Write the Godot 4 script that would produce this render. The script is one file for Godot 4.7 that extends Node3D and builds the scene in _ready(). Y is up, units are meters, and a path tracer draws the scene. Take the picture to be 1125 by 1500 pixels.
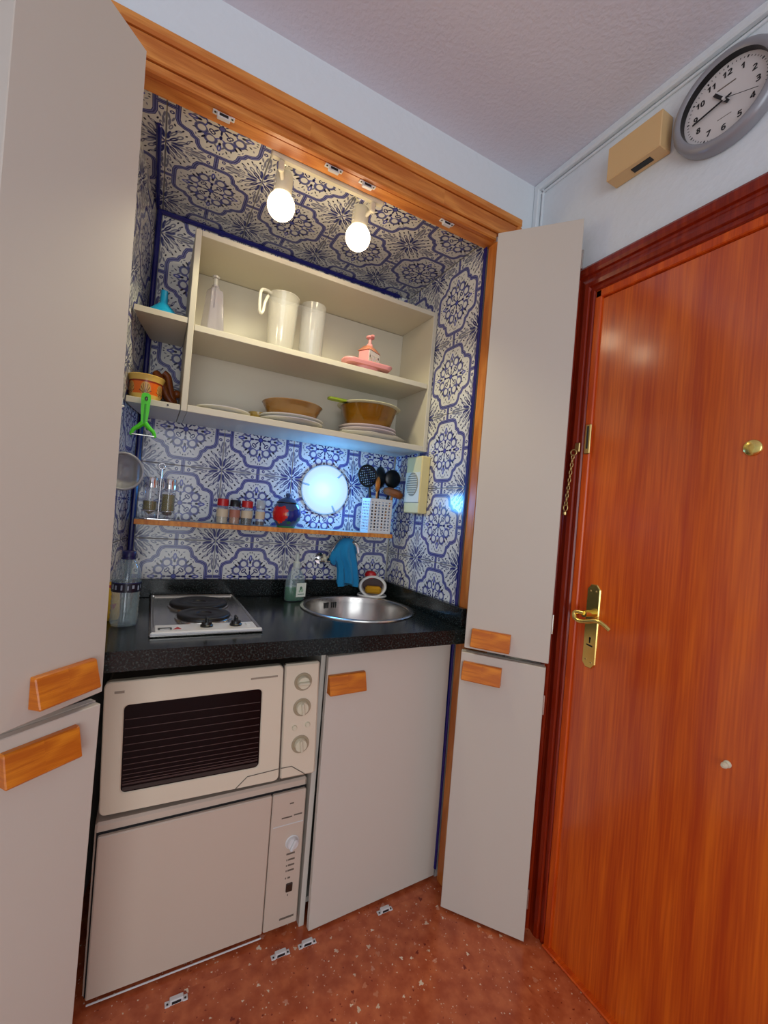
extends Node3D

var rng := RandomNumberGenerator.new()
var used := {}
var M := {}

# ---------------------------------------------------------------- geometry
class G:
	var st := SurfaceTool.new()
	var x := Transform3D.IDENTITY
	func _init() -> void:
		st.begin(Mesh.PRIMITIVE_TRIANGLES)
	func v(p: Vector3, n: Vector3, uv := Vector2.ZERO) -> void:
		st.set_normal((x.basis * n).normalized())
		st.set_uv(uv)
		st.add_vertex(x * p)
	func tri(a: Vector3, b: Vector3, c: Vector3, na: Vector3, nb: Vector3, nc: Vector3, ua := Vector2.ZERO, ub := Vector2.ZERO, uc := Vector2.ZERO) -> void:
		if (b - a).cross(c - a).dot(na + nb + nc) > 0.0:
			v(a, na, ua); v(c, nc, uc); v(b, nb, ub)
		else:
			v(a, na, ua); v(b, nb, ub); v(c, nc, uc)
	func quad(a: Vector3, b: Vector3, c: Vector3, d: Vector3, n: Vector3) -> void:
		tri(a, b, c, n, n, n, Vector2(0, 1), Vector2(1, 1), Vector2(1, 0))
		tri(a, c, d, n, n, n, Vector2(0, 1), Vector2(1, 0), Vector2(0, 0))
	func box(c: Vector3, s: Vector3, b := 0.002) -> G:
		var h := s * 0.5
		b = minf(b, 0.45 * minf(s.x, minf(s.y, s.z)))
		for a in 3:
			var u := (a + 1) % 3
			var w := (a + 2) % 3
			for sa in [-1.0, 1.0]:
				var n := Vector3.ZERO
				n[a] = sa
				var q: Array[Vector3] = []
				for k in [[-1, -1], [1, -1], [1, 1], [-1, 1]]:
					var p := Vector3.ZERO
					p[a] = sa * h[a]; p[u] = k[0] * (h[u] - b); p[w] = k[1] * (h[w] - b)
					q.append(c + p)
				quad(q[0], q[1], q[2], q[3], n)
				if b <= 0.0:
					continue
				for su in [-1.0, 1.0]:
					var e: Array[Vector3] = []
					for k in [[0, -1], [0, 1], [1, 1], [1, -1]]:
						var p := Vector3.ZERO
						p[a] = sa * (h[a] - (b if k[0] else 0.0)); p[u] = su * (h[u] - (0.0 if k[0] else b)); p[w] = k[1] * (h[w] - b)
						e.append(c + p)
					var m := Vector3.ZERO
					m[a] = sa; m[u] = su
					quad(e[0], e[1], e[2], e[3], m.normalized())
		if b > 0.0:
			for sx in [-1.0, 1.0]:
				for sy in [-1.0, 1.0]:
					for sz in [-1.0, 1.0]:
						var n := Vector3(sx, sy, sz).normalized()
						tri(c + Vector3(sx * h.x, sy * (h.y - b), sz * (h.z - b)), c + Vector3(sx * (h.x - b), sy * h.y, sz * (h.z - b)), c + Vector3(sx * (h.x - b), sy * (h.y - b), sz * h.z), n, n, n)
		return self
	func lathe(pts: Array, seg := 32, flat := Vector2.ONE) -> G:
		var total := 0.0
		for i in pts.size() - 1:
			total += pts[i].distance_to(pts[i + 1])
		var run := 0.0
		var segn: Array[Vector2] = []
		for i in pts.size() - 1:
			var d: Vector2 = pts[i + 1] - pts[i]
			segn.append(Vector2(d.y, -d.x).normalized())
		for i in pts.size() - 1:
			var l: float = pts[i].distance_to(pts[i + 1])
			var n0 := segn[i]
			var n1 := segn[i]
			if i > 0 and segn[i - 1].dot(segn[i]) > 0.7:
				n0 = (segn[i - 1] + segn[i]).normalized()
			if i + 1 < segn.size() and segn[i + 1].dot(segn[i]) > 0.7:
				n1 = (segn[i + 1] + segn[i]).normalized()
			var v0 := 1.0 - run / total
			run += l
			var v1 := 1.0 - run / total
			for k in seg:
				var t0 := TAU * k / seg
				var t1 := TAU * (k + 1) / seg
				var q: Array[Vector3] = []
				var nn: Array[Vector3] = []
				var uv: Array[Vector2] = []
				for s in [[0, t0], [0, t1], [1, t1], [1, t0]]:
					var p: Vector2 = pts[i + s[0]]
					var n := n1 if s[0] else n0
					q.append(Vector3(p.x * cos(s[1]) * flat.x, p.y, p.x * sin(s[1]) * flat.y))
					nn.append(Vector3(n.x * cos(s[1]) / flat.x, n.y, n.x * sin(s[1]) / flat.y).normalized())
					uv.append(Vector2(1.0 - s[1] / TAU, v1 if s[0] else v0))
				if pts[i].x > 1e-6:
					tri(q[0], q[1], q[2], nn[0], nn[1], nn[2], uv[0], uv[1], uv[2])
				if pts[i + 1].x > 1e-6:
					tri(q[0], q[2], q[3], nn[0], nn[2], nn[3], uv[0], uv[2], uv[3])
		return self
	func ball(c: Vector3, r: Vector3, seg := 20) -> G:
		var old := x
		x = x * Transform3D(Basis.from_scale(Vector3(1, r.y / r.x, 1)), c)
		var pts: Array = []
		for i in 13:
			var a := -PI / 2 + PI * i / 12
			pts.append(Vector2(maxf(cos(a) * r.x, 0.0), sin(a) * r.x))
		lathe(pts, seg, Vector2(1, r.z / r.x))
		x = old
		return self
	# rings of equal count lofted with smooth normals
	func loft(rings: Array, closed := true, caps := true) -> G:
		var nr := rings.size()
		var nc: int = rings[0].size()
		var cen: Array[Vector3] = []
		for r in rings:
			var c := Vector3.ZERO
			for p in r:
				c += p
			cen.append(c / nc)
		var nor: Array = []
		for i in nr:
			var row: Array[Vector3] = []
			for j in nc:
				var jp := (j + 1) % nc if closed else mini(j + 1, nc - 1)
				var jm := (j + nc - 1) % nc if closed else maxi(j - 1, 0)
				var du: Vector3 = rings[i][jp] - rings[i][jm]
				var dv: Vector3 = rings[mini(i + 1, nr - 1)][j] - rings[maxi(i - 1, 0)][j]
				var n := du.cross(dv).normalized()
				row.append(n)
			nor.append(row)
		if closed:
			var s := 0.0
			for i in nr:
				for j in nc:
					s += nor[i][j].dot(rings[i][j] - cen[i])
			if s < 0.0:
				for i in nr:
					for j in nc:
						nor[i][j] = -nor[i][j]
		for i in nr - 1:
			for j in (nc if closed else nc - 1):
				var k := (j + 1) % nc
				tri(rings[i][j], rings[i][k], rings[i + 1][k], nor[i][j], nor[i][k], nor[i + 1][k])
				tri(rings[i][j], rings[i + 1][k], rings[i + 1][j], nor[i][j], nor[i + 1][k], nor[i + 1][j])
		if closed and caps:
			for e in [[0, 1], [nr - 1, nr - 2]]:
				var n := (cen[e[0]] - cen[e[1]]).normalized()
				for j in nc:
					tri(cen[e[0]], rings[e[0]][j], rings[e[0]][(j + 1) % nc], n, n, n)
		return self
	func tube(path: Array, r, seg := 10, ring := false) -> G:
		var rings: Array = []
		var n := path.size()
		var up := Vector3.ZERO
		for i in n:
			var t: Vector3
			if ring:
				t = (path[(i + 1) % n] - path[(i + n - 1) % n]).normalized()
			else:
				t = (path[mini(i + 1, n - 1)] - path[maxi(i - 1, 0)]).normalized()
			if up == Vector3.ZERO:
				up = Vector3.UP if absf(t.y) < 0.9 else Vector3.RIGHT
			up = (up - t * up.dot(t)).normalized()
			var side := t.cross(up)
			var rad: float = r[i] if r is Array else r
			var c: Array[Vector3] = []
			for k in seg:
				var a := TAU * k / seg
				c.append(path[i] + (up * cos(a) + side * sin(a)) * rad)
			rings.append(c)
		if ring:
			rings.append(rings[0])
		loft(rings, true, not ring)
		return self
	func rod(a: Vector3, b: Vector3, r: float, seg := 10) -> G:
		return tube([a, b], r, seg)
	func torus(c: Vector3, n: Vector3, R: float, r: float, seg := 32, sides := 8, squash := Vector2.ONE) -> G:
		var u := n.cross(Vector3.UP if absf(n.y) < 0.9 else Vector3.RIGHT).normalized()
		var w := n.cross(u)
		var path: Array = []
		for i in seg:
			var a := TAU * i / seg
			path.append(c + u * cos(a) * R * squash.x + w * sin(a) * R * squash.y)
		return tube(path, r, sides, true)
	# plate with an opening; both outlines have the same number of points
	func frame(po: PackedVector2Array, co: Vector2, pi_: PackedVector2Array, ci: Vector2, z0: float, z1: float, b: float) -> G:
		var n := po.size()
		for i in n:
			var k := (i + 1) % n
			var a := po[i] + co; var c := po[k] + co
			var e := pi_[i] + ci; var f := pi_[k] + ci
			var ai := co + po[i] * (1.0 - b / po[i].length()); var ck := co + po[k] * (1.0 - b / po[k].length())
			var eo := ci + pi_[i] * (1.0 + b / pi_[i].length()); var fo := ci + pi_[k] * (1.0 + b / pi_[k].length())
			quad(Vector3(ai.x, ai.y, z1), Vector3(ck.x, ck.y, z1), Vector3(fo.x, fo.y, z1), Vector3(eo.x, eo.y, z1), Vector3(0, 0, 1))
			var d := (c - a).normalized()
			var on := Vector3(d.y, -d.x, 0)
			quad(Vector3(a.x, a.y, z1 - b), Vector3(c.x, c.y, z1 - b), Vector3(ck.x, ck.y, z1), Vector3(ai.x, ai.y, z1), (on + Vector3(0, 0, 1)).normalized())
			quad(Vector3(a.x, a.y, z0), Vector3(c.x, c.y, z0), Vector3(c.x, c.y, z1 - b), Vector3(a.x, a.y, z1 - b), on)
			quad(Vector3(e.x, e.y, z1 - b), Vector3(f.x, f.y, z1 - b), Vector3(fo.x, fo.y, z1), Vector3(eo.x, eo.y, z1), (-on + Vector3(0, 0, 1)).normalized())
			quad(Vector3(e.x, e.y, z0), Vector3(f.x, f.y, z0), Vector3(f.x, f.y, z1 - b), Vector3(e.x, e.y, z1 - b), -on)
			quad(Vector3(a.x, a.y, z0), Vector3(c.x, c.y, z0), Vector3(f.x, f.y, z0), Vector3(e.x, e.y, z0), Vector3(0, 0, -1))
		return self
	# polygon in x,y pushed from z0 to z1, edges chamfered at z1
	func prism(poly: PackedVector2Array, z0: float, z1: float, bevel := 0.0) -> G:
		if Geometry2D.is_polygon_clockwise(poly):
			poly.reverse()
		var top := poly
		if bevel > 0.0:
			var o := Geometry2D.offset_polygon(poly, -bevel, Geometry2D.JOIN_MITER)
			if o.size() == 1 and o[0].size() == poly.size():
				var best := 0
				for k in poly.size():
					if o[0][k].distance_to(poly[0]) < o[0][best].distance_to(poly[0]):
						best = k
				top = PackedVector2Array()
				for k in poly.size():
					top.append(o[0][(best + k) % poly.size()])
				if Geometry2D.is_polygon_clockwise(top):
					top = poly; bevel = 0.0
			else:
				bevel = 0.0
		var n := poly.size()
		for i in n:
			var a := poly[i]
			var b := poly[(i + 1) % n]
			var d := (b - a).normalized()
			var nn := Vector3(d.y, -d.x, 0)
			quad(Vector3(a.x, a.y, z0), Vector3(b.x, b.y, z0), Vector3(b.x, b.y, z1 - bevel), Vector3(a.x, a.y, z1 - bevel), nn)
			if bevel > 0.0:
				var at := top[i]
				var bt := top[(i + 1) % n]
				quad(Vector3(a.x, a.y, z1 - bevel), Vector3(b.x, b.y, z1 - bevel), Vector3(bt.x, bt.y, z1), Vector3(at.x, at.y, z1), (nn + Vector3(0, 0, 1)).normalized())
		for e in [[poly, z0, -1.0], [top, z1, 1.0]]:
			var pl: PackedVector2Array = e[0]
			var idx := Geometry2D.triangulate_polygon(pl)
			for i in range(0, idx.size(), 3):
				var nn := Vector3(0, 0, e[2])
				tri(Vector3(pl[idx[i]].x, pl[idx[i]].y, e[1]), Vector3(pl[idx[i + 1]].x, pl[idx[i + 1]].y, e[1]), Vector3(pl[idx[i + 2]].x, pl[idx[i + 2]].y, e[1]), nn, nn, nn)
		return self

func g() -> G:
	return G.new()

func rrect(w: float, h: float, r: float, k := 5) -> PackedVector2Array:
	var p := PackedVector2Array()
	for c in [[1, -1, -90], [1, 1, 0], [-1, 1, 90], [-1, -1, 180]]:
		for i in k:
			var a := deg_to_rad(c[2] + 90.0 * i / (k - 1))
			p.append(Vector2(c[0] * (w / 2 - r) + cos(a) * r, c[1] * (h / 2 - r) + sin(a) * r))
	return p

func ellipse(w: float, h: float, n := 28, c := Vector2.ZERO) -> PackedVector2Array:
	var p := PackedVector2Array()
	for i in n:
		p.append(c + Vector2(cos(TAU * i / n) * w / 2, sin(TAU * i / n) * h / 2))
	return p

func smooth_path(pts: Array, k := 6) -> Array:
	var out: Array = []
	var n := pts.size()
	for i in n - 1:
		for j in k:
			out.append(pts[i].cubic_interpolate(pts[i + 1], pts[maxi(i - 1, 0)], pts[mini(i + 2, n - 1)], float(j) / k))
	out.append(pts[n - 1])
	return out

# ---------------------------------------------------------------- nodes
func numbered(n: String) -> String:
	if not used.has(n):
		used[n] = 0
		return n
	used[n] += 1
	return "%s_%03d" % [n, used[n]]

func unique_in(parent: Node, n: String) -> String:
	if not parent.has_node(n):
		return n
	var i := 1
	while parent.has_node("%s_%03d" % [n, i]):
		i += 1
	return "%s_%03d" % [n, i]

func tag(o: Node, label: String, category: String, group := "", kind := "") -> void:
	o.set_meta("label", label)
	o.set_meta("category", category)
	if group != "":
		o.set_meta("group", group)
	if kind != "":
		o.set_meta("kind", kind)

func thing(called: String, label: String, category: String, at := Vector3.ZERO, turn := 0.0, group := "", kind := "") -> Node3D:
	var o := Node3D.new()
	o.name = numbered(called)
	add_child(o, true)
	o.position = at
	o.rotation.y = turn
	tag(o, label, category, group, kind)
	return o

func part(called: String, s: G, m: Material, parent: Node, at := Vector3.ZERO) -> MeshInstance3D:
	var o := MeshInstance3D.new()
	o.mesh = s.st.commit()
	o.material_override = m
	o.name = unique_in(parent, called) if parent != self else numbered(called)
	o.position = at
	o.cast_shadow = GeometryInstance3D.SHADOW_CASTING_SETTING_ON
	parent.add_child(o, true)
	return o

func solo(called: String, s: G, m: Material, label: String, category: String, at := Vector3.ZERO, turn := 0.0, group := "", kind := "") -> MeshInstance3D:
	var o := part(called, s, m, self, at)
	o.rotation.y = turn
	tag(o, label, category, group, kind)
	return o

func copy(o: Node3D, base_name: String, label: String, at: Vector3, turn := 0.0) -> Node3D:
	var c: Node3D = o.duplicate()
	c.name = numbered(base_name)
	add_child(c, true)
	c.position = at
	c.rotation.y = turn
	c.set_meta("label", label)
	return c

func words(text: String, size: float, depth: float, m: Material, parent: Node, called: String, at: Vector3, turn := 0.0, bold := true) -> MeshInstance3D:
	var t := TextMesh.new()
	var f := SystemFont.new()
	f.font_names = PackedStringArray(["Droid Sans"])
	f.font_weight = 700 if bold else 400
	t.font = f
	t.text = text
	t.font_size = 64
	t.pixel_size = size / 64.0
	t.depth = depth
	t.curve_step = 1.0
	var o := MeshInstance3D.new()
	o.mesh = t
	o.material_override = m
	o.name = unique_in(parent, called)
	o.position = at
	o.rotation.z = turn
	parent.add_child(o, true)
	return o

# ---------------------------------------------------------------- materials
func mat(c: Color, rough := 0.5, metal := 0.0) -> StandardMaterial3D:
	var m := StandardMaterial3D.new()
	m.albedo_color = c
	m.roughness = rough
	m.metallic = metal
	return m

func clear(c: Color, alpha: float, rough := 0.05) -> StandardMaterial3D:
	var m := mat(Color(c.r, c.g, c.b, alpha), rough)
	m.transparency = BaseMaterial3D.TRANSPARENCY_ALPHA
	return m

func tex(im: Image) -> ImageTexture:
	return ImageTexture.create_from_image(im)

func tri_tex(t: Texture2D, tint: Color, scale: float, rough: float, world := false) -> StandardMaterial3D:
	var m := mat(tint, rough)
	m.albedo_texture = t
	m.uv1_triplanar = true
	m.uv1_world_triplanar = world
	m.uv1_scale = Vector3.ONE * scale
	m.uv1_triplanar_sharpness = 8.0
	return m

func bumpy(freq: float, strength: float, seed_: int) -> NoiseTexture2D:
	var n := FastNoiseLite.new()
	n.seed = seed_
	n.frequency = freq
	n.fractal_octaves = 3
	var t := NoiseTexture2D.new()
	t.width = 512; t.height = 512
	t.seamless = true
	t.as_normal_map = true
	t.bump_strength = strength
	t.noise = n
	return t

func seg_d(p: Vector2, a: Vector2, b: Vector2) -> float:
	var ab := b - a
	var t := clampf((p - a).dot(ab) / ab.length_squared(), 0.0, 1.0)
	return p.distance_to(a + ab * t)

func ell(p: Vector2, c: Vector2, l: float, w: float, deg: float) -> float:
	var q := (p - c).rotated(-deg_to_rad(deg))
	return (Vector2(q.x / l, q.y / w).length() - 1.0) * w

func cover(d: float) -> float:
	return clampf(0.5 - d / 0.009, 0.0, 1.0)

# one glazed tile: a stepped ribbon round a flower medallion, leaves towards the corners
func tile_image() -> Image:
	var n := 512
	var h := n / 2
	var im := Image.create(n, n, true, Image.FORMAT_RGB8)
	var bg := Color(0.87, 0.87, 0.85)
	var navy := Color(0.09, 0.10, 0.34)
	var blue := Color(0.29, 0.31, 0.64)
	var grey := Color(0.46, 0.47, 0.55)
	var dark := Color(0.06, 0.07, 0.18)
	var ribbon: Array[Vector2] = [Vector2(1.0, 0), Vector2(0.80, 0), Vector2(0.80, 0.25), Vector2(0.765, 0.35), Vector2(0.665, 0.405), Vector2(0.555, 0.425), Vector2(0.51, 0.51)]
	for j in h:
		for i in range(j, h):
			var p := Vector2((i + 0.5) / h, (j + 0.5) / h)
			var c := bg
			# corner leaves
			for e in [[0.845, 0.845, 0.115, 0.040, 45, 0], [0.945, 0.775, 0.120, 0.036, 78, 1], [0.865, 0.700, 0.115, 0.040, 55, 2], [0.735, 0.735, 0.085, 0.045, 45, 2], [0.915, 0.545, 0.080, 0.034, 70, 2], [0.760, 0.575, 0.065, 0.030, 25, 2], [0.945, 0.420, 0.100, 0.026, 84, 2], [0.880, 0.320, 0.060, 0.020, 70, 2], [0.845, 0.445, 0.030, 0.018, 110, 3], [0.690, 0.520, 0.030, 0.016, 60, 3], [0.905, 0.150, 0.045, 0.040, 20, 1], [0.960, 0.270, 0.070, 0.022, 100, 2], [0.815, 0.600, 0.030, 0.016, 60, 0], [0.62, 0.62, 0.030, 0.018, 45, 3], [0.955, 0.955, 0.050, 0.018, 45, 1]]:
				c = c.lerp([navy, blue.darkened(0.3), grey, dark][e[5]], cover(ell(p, Vector2(e[0], e[1]), e[2], e[3], e[4])))
			for e in [[0.735, 0.735, 0.045, 0.018, 45], [0.905, 0.150, 0.020, 0.016, 20], [0.915, 0.545, 0.040, 0.013, 70], [0.865, 0.700, 0.070, 0.011, 55], [0.845, 0.845, 0.07, 0.008, 45], [0.760, 0.575, 0.03, 0.010, 25]]:
				c = c.lerp(bg, cover(ell(p, Vector2(e[0], e[1]), e[2], e[3], e[4])))
			# stem that runs along the seam
			if p.x > 0.955 and p.y > 0.2 and p.y < 0.9:
				c = c.lerp(grey, cover(absf(p.x - 0.985) - 0.006) * 0.7)
			# ribbon
			var d := 9.0
			for k in ribbon.size() - 1:
				d = minf(d, seg_d(p, ribbon[k], ribbon[k + 1]))
			c = c.lerp(navy, cover(d - 0.047))
			c = c.lerp(Color(0.47, 0.48, 0.68), cover(d - 0.036))
			c = c.lerp(navy, cover(d - 0.012))
			c = c.lerp(Color(0.5, 0.51, 0.70), cover(d - 0.003))
			# medallion
			var ring := absf(p.distance_to(Vector2(0.37, 0.185)) - 0.108)
			if p.x + p.y * 0.6 > 0.36:
				c = c.lerp(blue.lerp(grey, 0.6), cover(ring - 0.030))
				c = c.lerp(navy, cover(ring - 0.004) * 0.7)
			ring = absf(p.distance_to(Vector2(0.19, 0.155)) - 0.036)
			c = c.lerp(navy, cover(ring - 0.012))
			for e in [[0.115, 0.0, 0.065, 0.020, 0, 0], [0.10, 0.10, 0.06, 0.017, 45, 0], [0.245, 0.0, 0.055, 0.030, 0, 0], [0.30, 0.06, 0.05, 0.016, 60, 1], [0.53, 0.0, 0.10, 0.045, 0, 1], [0.50, 0.075, 0.07, 0.020, -35, 2], [0.42, 0.0, 0.04, 0.028, 0, 3], [0.395, 0.325, 0.05, 0.022, 40, 3], [0.585, 0.155, 0.035, 0.013, 30, 3], [0.655, 0.095, 0.035, 0.013, -20, 2], [0.51, 0.24, 0.03, 0.014, 10, 3], [0.66, 0.22, 0.03, 0.013, 70, 2], [0.465, 0.40, 0.028, 0.012, 100, 2], [0.29, 0.29, 0.035, 0.015, 45, 1], [0.70, 0.03, 0.02, 0.012, 0, 3]]:
				c = c.lerp([navy, blue, grey, dark][e[5]], cover(ell(p, Vector2(e[0], e[1]), e[2], e[3], e[4])))
			c = c.lerp(bg, cover(ell(p, Vector2(0.54, 0.0), 0.05, 0.014, 0)))
			c = c.lerp(blue, cover(p.length() - 0.062))
			c = c.lerp(navy, cover(absf(p.length() - 0.062) - 0.008))
			for q in [[i, j], [j, i]]:
				for sx in 2:
					for sy in 2:
						im.set_pixel(h + q[0] if sx else h - 1 - q[0], h + q[1] if sy else h - 1 - q[1], c)
	im.generate_mipmaps()
	return im

# grain runs along v
func wood_image(n: int, dark: Color, light: Color, streak: float, pore: float, seed_: int) -> Image:
	var a := FastNoiseLite.new()
	a.seed = seed_; a.frequency = 1.0; a.fractal_octaves = 4
	var b := FastNoiseLite.new()
	b.seed = seed_ + 7; b.frequency = 1.0; b.fractal_octaves = 2
	var im := Image.create(n, n, true, Image.FORMAT_RGB8)
	for j in n:
		for i in n:
			var u := float(i) / n
			var v := float(j) / n
			# fade into the far edge so that repeats do not show
			var f := smoothstep(0.85, 1.0, v)
			var warp := a.get_noise_2d(u * 3.0, v * 1.3) * (0.05 if streak > 20.0 else 0.10)
			var w := a.get_noise_2d((u + warp * 0.3) * streak, v * 1.2)
			w = lerpf(w, a.get_noise_2d((u + warp * 0.3) * streak, (v - 1.0) * 1.2), f)
			var p := b.get_noise_2d(u * n * 0.35, v * n * 0.008)
			im.set_pixel(i, j, dark.lerp(light, clampf(0.5 + w * (0.75 if streak > 20.0 else 1.1) + p * pore, 0.0, 1.0)))
	im.generate_mipmaps()
	return im

func terrazzo_image() -> Image:
	var n := 1024
	var im := Image.create(n, n, true, Image.FORMAT_RGB8)
	var a := FastNoiseLite.new()
	a.seed = 3; a.frequency = 0.02; a.fractal_octaves = 4
	for j in n:
		for i in n:
			var w := a.get_noise_2d(i, j)
			im.set_pixel(i, j, Color(0.69, 0.325, 0.185).lerp(Color(0.81, 0.44, 0.27), clampf(0.5 + w, 0, 1)))
	for k in 3600:
		var big := k < 280
		var r := rng.randf_range(3.5, 8.5) if big else rng.randf_range(0.9, 2.6)
		var cx := rng.randi_range(0, n - 1)
		var cy := rng.randi_range(0, n - 1)
		var tone: Color = [Color(0.88, 0.77, 0.66), Color(0.84, 0.58, 0.46), Color(0.80, 0.50, 0.36), Color(0.50, 0.18, 0.11), Color(0.93, 0.86, 0.76)][rng.randi_range(0, 4)]
		var ph := rng.randf() * TAU
		var sq := rng.randf_range(0.5, 0.95)
		for dy in range(-int(r) - 1, int(r) + 2):
			for dx in range(-int(r) - 1, int(r) + 2):
				var q := Vector2(dx, dy).rotated(ph)
				q.y /= sq
				var an := q.angle()
				if q.length() < r * (0.8 + 0.2 * cos(3.0 * an + ph) + 0.1 * cos(5.0 * an)):
					im.set_pixel(posmod(cx + dx, n), posmod(cy + dy, n), tone)
	im.generate_mipmaps()
	return im

func granite_image() -> Image:
	var n := 512
	var im := Image.create(n, n, true, Image.FORMAT_RGB8)
	var a := FastNoiseLite.new()
	a.seed = 11; a.frequency = 0.06; a.fractal_octaves = 4
	var b := FastNoiseLite.new()
	b.seed = 12; b.noise_type = FastNoiseLite.TYPE_CELLULAR; b.frequency = 0.11
	for j in n:
		for i in n:
			var w := a.get_noise_2d(i, j) + 0.5 * b.get_noise_2d(i, j)
			im.set_pixel(i, j, Color(0.07, 0.085, 0.08).lerp(Color(0.36, 0.42, 0.40), clampf(0.25 + w * 1.0, 0, 1)))
	im.generate_mipmaps()
	return im

func make_materials() -> void:
	var tile := mat(Color.WHITE, 0.13)
	tile.albedo_texture = tex(tile_image())
	M.tile = tile
	M.grout = mat(Color(0.74, 0.73, 0.70), 0.9)
	M.navy_trim = mat(Color(0.10, 0.11, 0.42), 0.25)
	var beech := wood_image(512, Color(0.76, 0.43, 0.17), Color(0.90, 0.60, 0.29), 9.0, 0.3, 21)
	var beech_across: Image = beech.duplicate()
	beech_across.clear_mipmaps()
	beech_across.rotate_90(CLOCKWISE)
	beech_across.generate_mipmaps()
	M.casing_up = tri_tex(tex(beech), Color.WHITE, 2.2, 0.32)
	M.casing_across = tri_tex(tex(beech_across), Color.WHITE, 2.2, 0.32)
	M.handle_wood = tri_tex(tex(beech_across), Color(1.35, 1.12, 0.75).clamp(Color.BLACK, Color(1, 0.95, 0.65)), 4.0, 0.35)
	M.handle_wood.albedo_color = Color(1.0, 0.92, 0.50)
	var sapele := wood_image(1024, Color(0.72, 0.255, 0.055), Color(0.89, 0.42, 0.085), 30.0, 0.45, 5)
	M.door = tri_tex(tex(sapele), Color(1, 1, 1), 0.45, 0.26)
	M.door.uv1_offset = Vector3(0.5, 0.0, 0.5)
	M.door.clearcoat_enabled = true
	M.door.clearcoat = 1.0
	M.door.clearcoat_roughness = 0.14
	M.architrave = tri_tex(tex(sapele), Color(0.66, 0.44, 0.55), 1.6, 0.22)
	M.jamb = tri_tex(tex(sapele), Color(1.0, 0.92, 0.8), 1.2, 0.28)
	M.floor = tri_tex(tex(terrazzo_image()), Color.WHITE, 0.85, 0.22, true)
	M.granite = tri_tex(tex(granite_image()), Color.WHITE, 4.2, 0.17, true)
	M.granite.metallic_specular = 0.4
	M.wall = mat(Color(0.90, 0.935, 0.95), 0.85)
	M.wall.normal_enabled = true
	M.wall.normal_texture = bumpy(0.03, 3.0, 2)
	M.wall.normal_scale = 0.35
	M.wall.uv1_triplanar = true
	M.wall.uv1_world_triplanar = true
	M.wall.uv1_scale = Vector3.ONE * 2.0
	M.ceiling = mat(Color(0.90, 0.91, 0.95), 0.9)
	M.ceiling.normal_enabled = true
	M.ceiling.normal_texture = bumpy(0.06, 5.0, 9)
	M.ceiling.normal_scale = 0.22
	M.ceiling.uv1_triplanar = true
	M.ceiling.uv1_world_triplanar = true
	M.ceiling.uv1_scale = Vector3.ONE * 2.0
	M.white_panel = mat(Color(0.82, 0.79, 0.735), 0.38)
	M.melamine = mat(Color(0.80, 0.775, 0.70), 0.4)
	M.enamel = mat(Color(0.81, 0.745, 0.67), 0.32)
	M.oven = mat(Color(0.89, 0.84, 0.74), 0.34)
	M.cream = mat(Color(0.86, 0.80, 0.56), 0.45)
	M.ivory = mat(Color(0.86, 0.83, 0.72), 0.4)
	M.white = mat(Color(0.86, 0.86, 0.85), 0.3)
	M.china = mat(Color(0.88, 0.875, 0.86), 0.15)
	M.dark_glass = mat(Color(0.10, 0.05, 0.05), 0.15)
	M.dark_glass.metallic_specular = 0.22
	M.black = mat(Color(0.03, 0.03, 0.035), 0.35)
	M.gap = mat(Color(0.05, 0.045, 0.045), 0.8)
	M.ink = mat(Color(0.10, 0.10, 0.11), 0.6)
	M.print = mat(Color(0.42, 0.38, 0.33), 0.6)
	M.steel = mat(Color(0.78, 0.76, 0.73), 0.24, 1.0)
	M.chrome = mat(Color(0.88, 0.88, 0.88), 0.08, 1.0)
	M.brass = mat(Color(0.95, 0.86, 0.50), 0.20, 1.0)
	M.old_brass = mat(Color(0.80, 0.70, 0.46), 0.32, 1.0)
	M.grey_ring = mat(Color(0.60, 0.61, 0.63), 0.32, 0.2)
	M.paper = mat(Color(0.86, 0.85, 0.84), 0.6)
	M.glass = clear(Color(0.92, 0.95, 0.95), 0.10, 0.03)
	M.frosted = clear(Color(0.93, 0.92, 0.88), 0.20, 0.12)
	M.lilac = clear(Color(0.62, 0.60, 0.66), 0.42, 0.08)
	M.pet = clear(Color(0.74, 0.86, 0.88), 0.16, 0.05)
	M.amber = clear(Color(0.60, 0.40, 0.04), 0.62, 0.06)
	M.oil = clear(Color(0.50, 0.45, 0.04), 0.80, 0.06)
	M.green_soap = mat(Color(0.01, 0.36, 0.08), 0.08)
	M.turquoise = mat(Color(0.06, 0.62, 0.80), 0.4)
	M.cloth = mat(Color(0.03, 0.50, 0.72), 0.9)
	M.cloth.rim_enabled = true
	M.cloth.normal_enabled = true
	M.cloth.normal_texture = bumpy(0.12, 8.0, 31)
	M.cloth.uv1_triplanar = true
	M.cloth.uv1_scale = Vector3.ONE * 12.0
	M.lime = mat(Color(0.30, 0.86, 0.08), 0.35)
	M.pink = mat(Color(0.86, 0.58, 0.58), 0.4)
	M.red = mat(Color(0.72, 0.07, 0.08), 0.35)
	M.wood_brown = tri_tex(tex(beech), Color(0.62, 0.52, 0.40), 6.0, 0.4)
	M.wood_light = tri_tex(tex(beech), Color(1.0, 1.0, 0.86), 6.0, 0.5)

# ---------------------------------------------------------------- tiles
const TP := 0.2755
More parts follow.
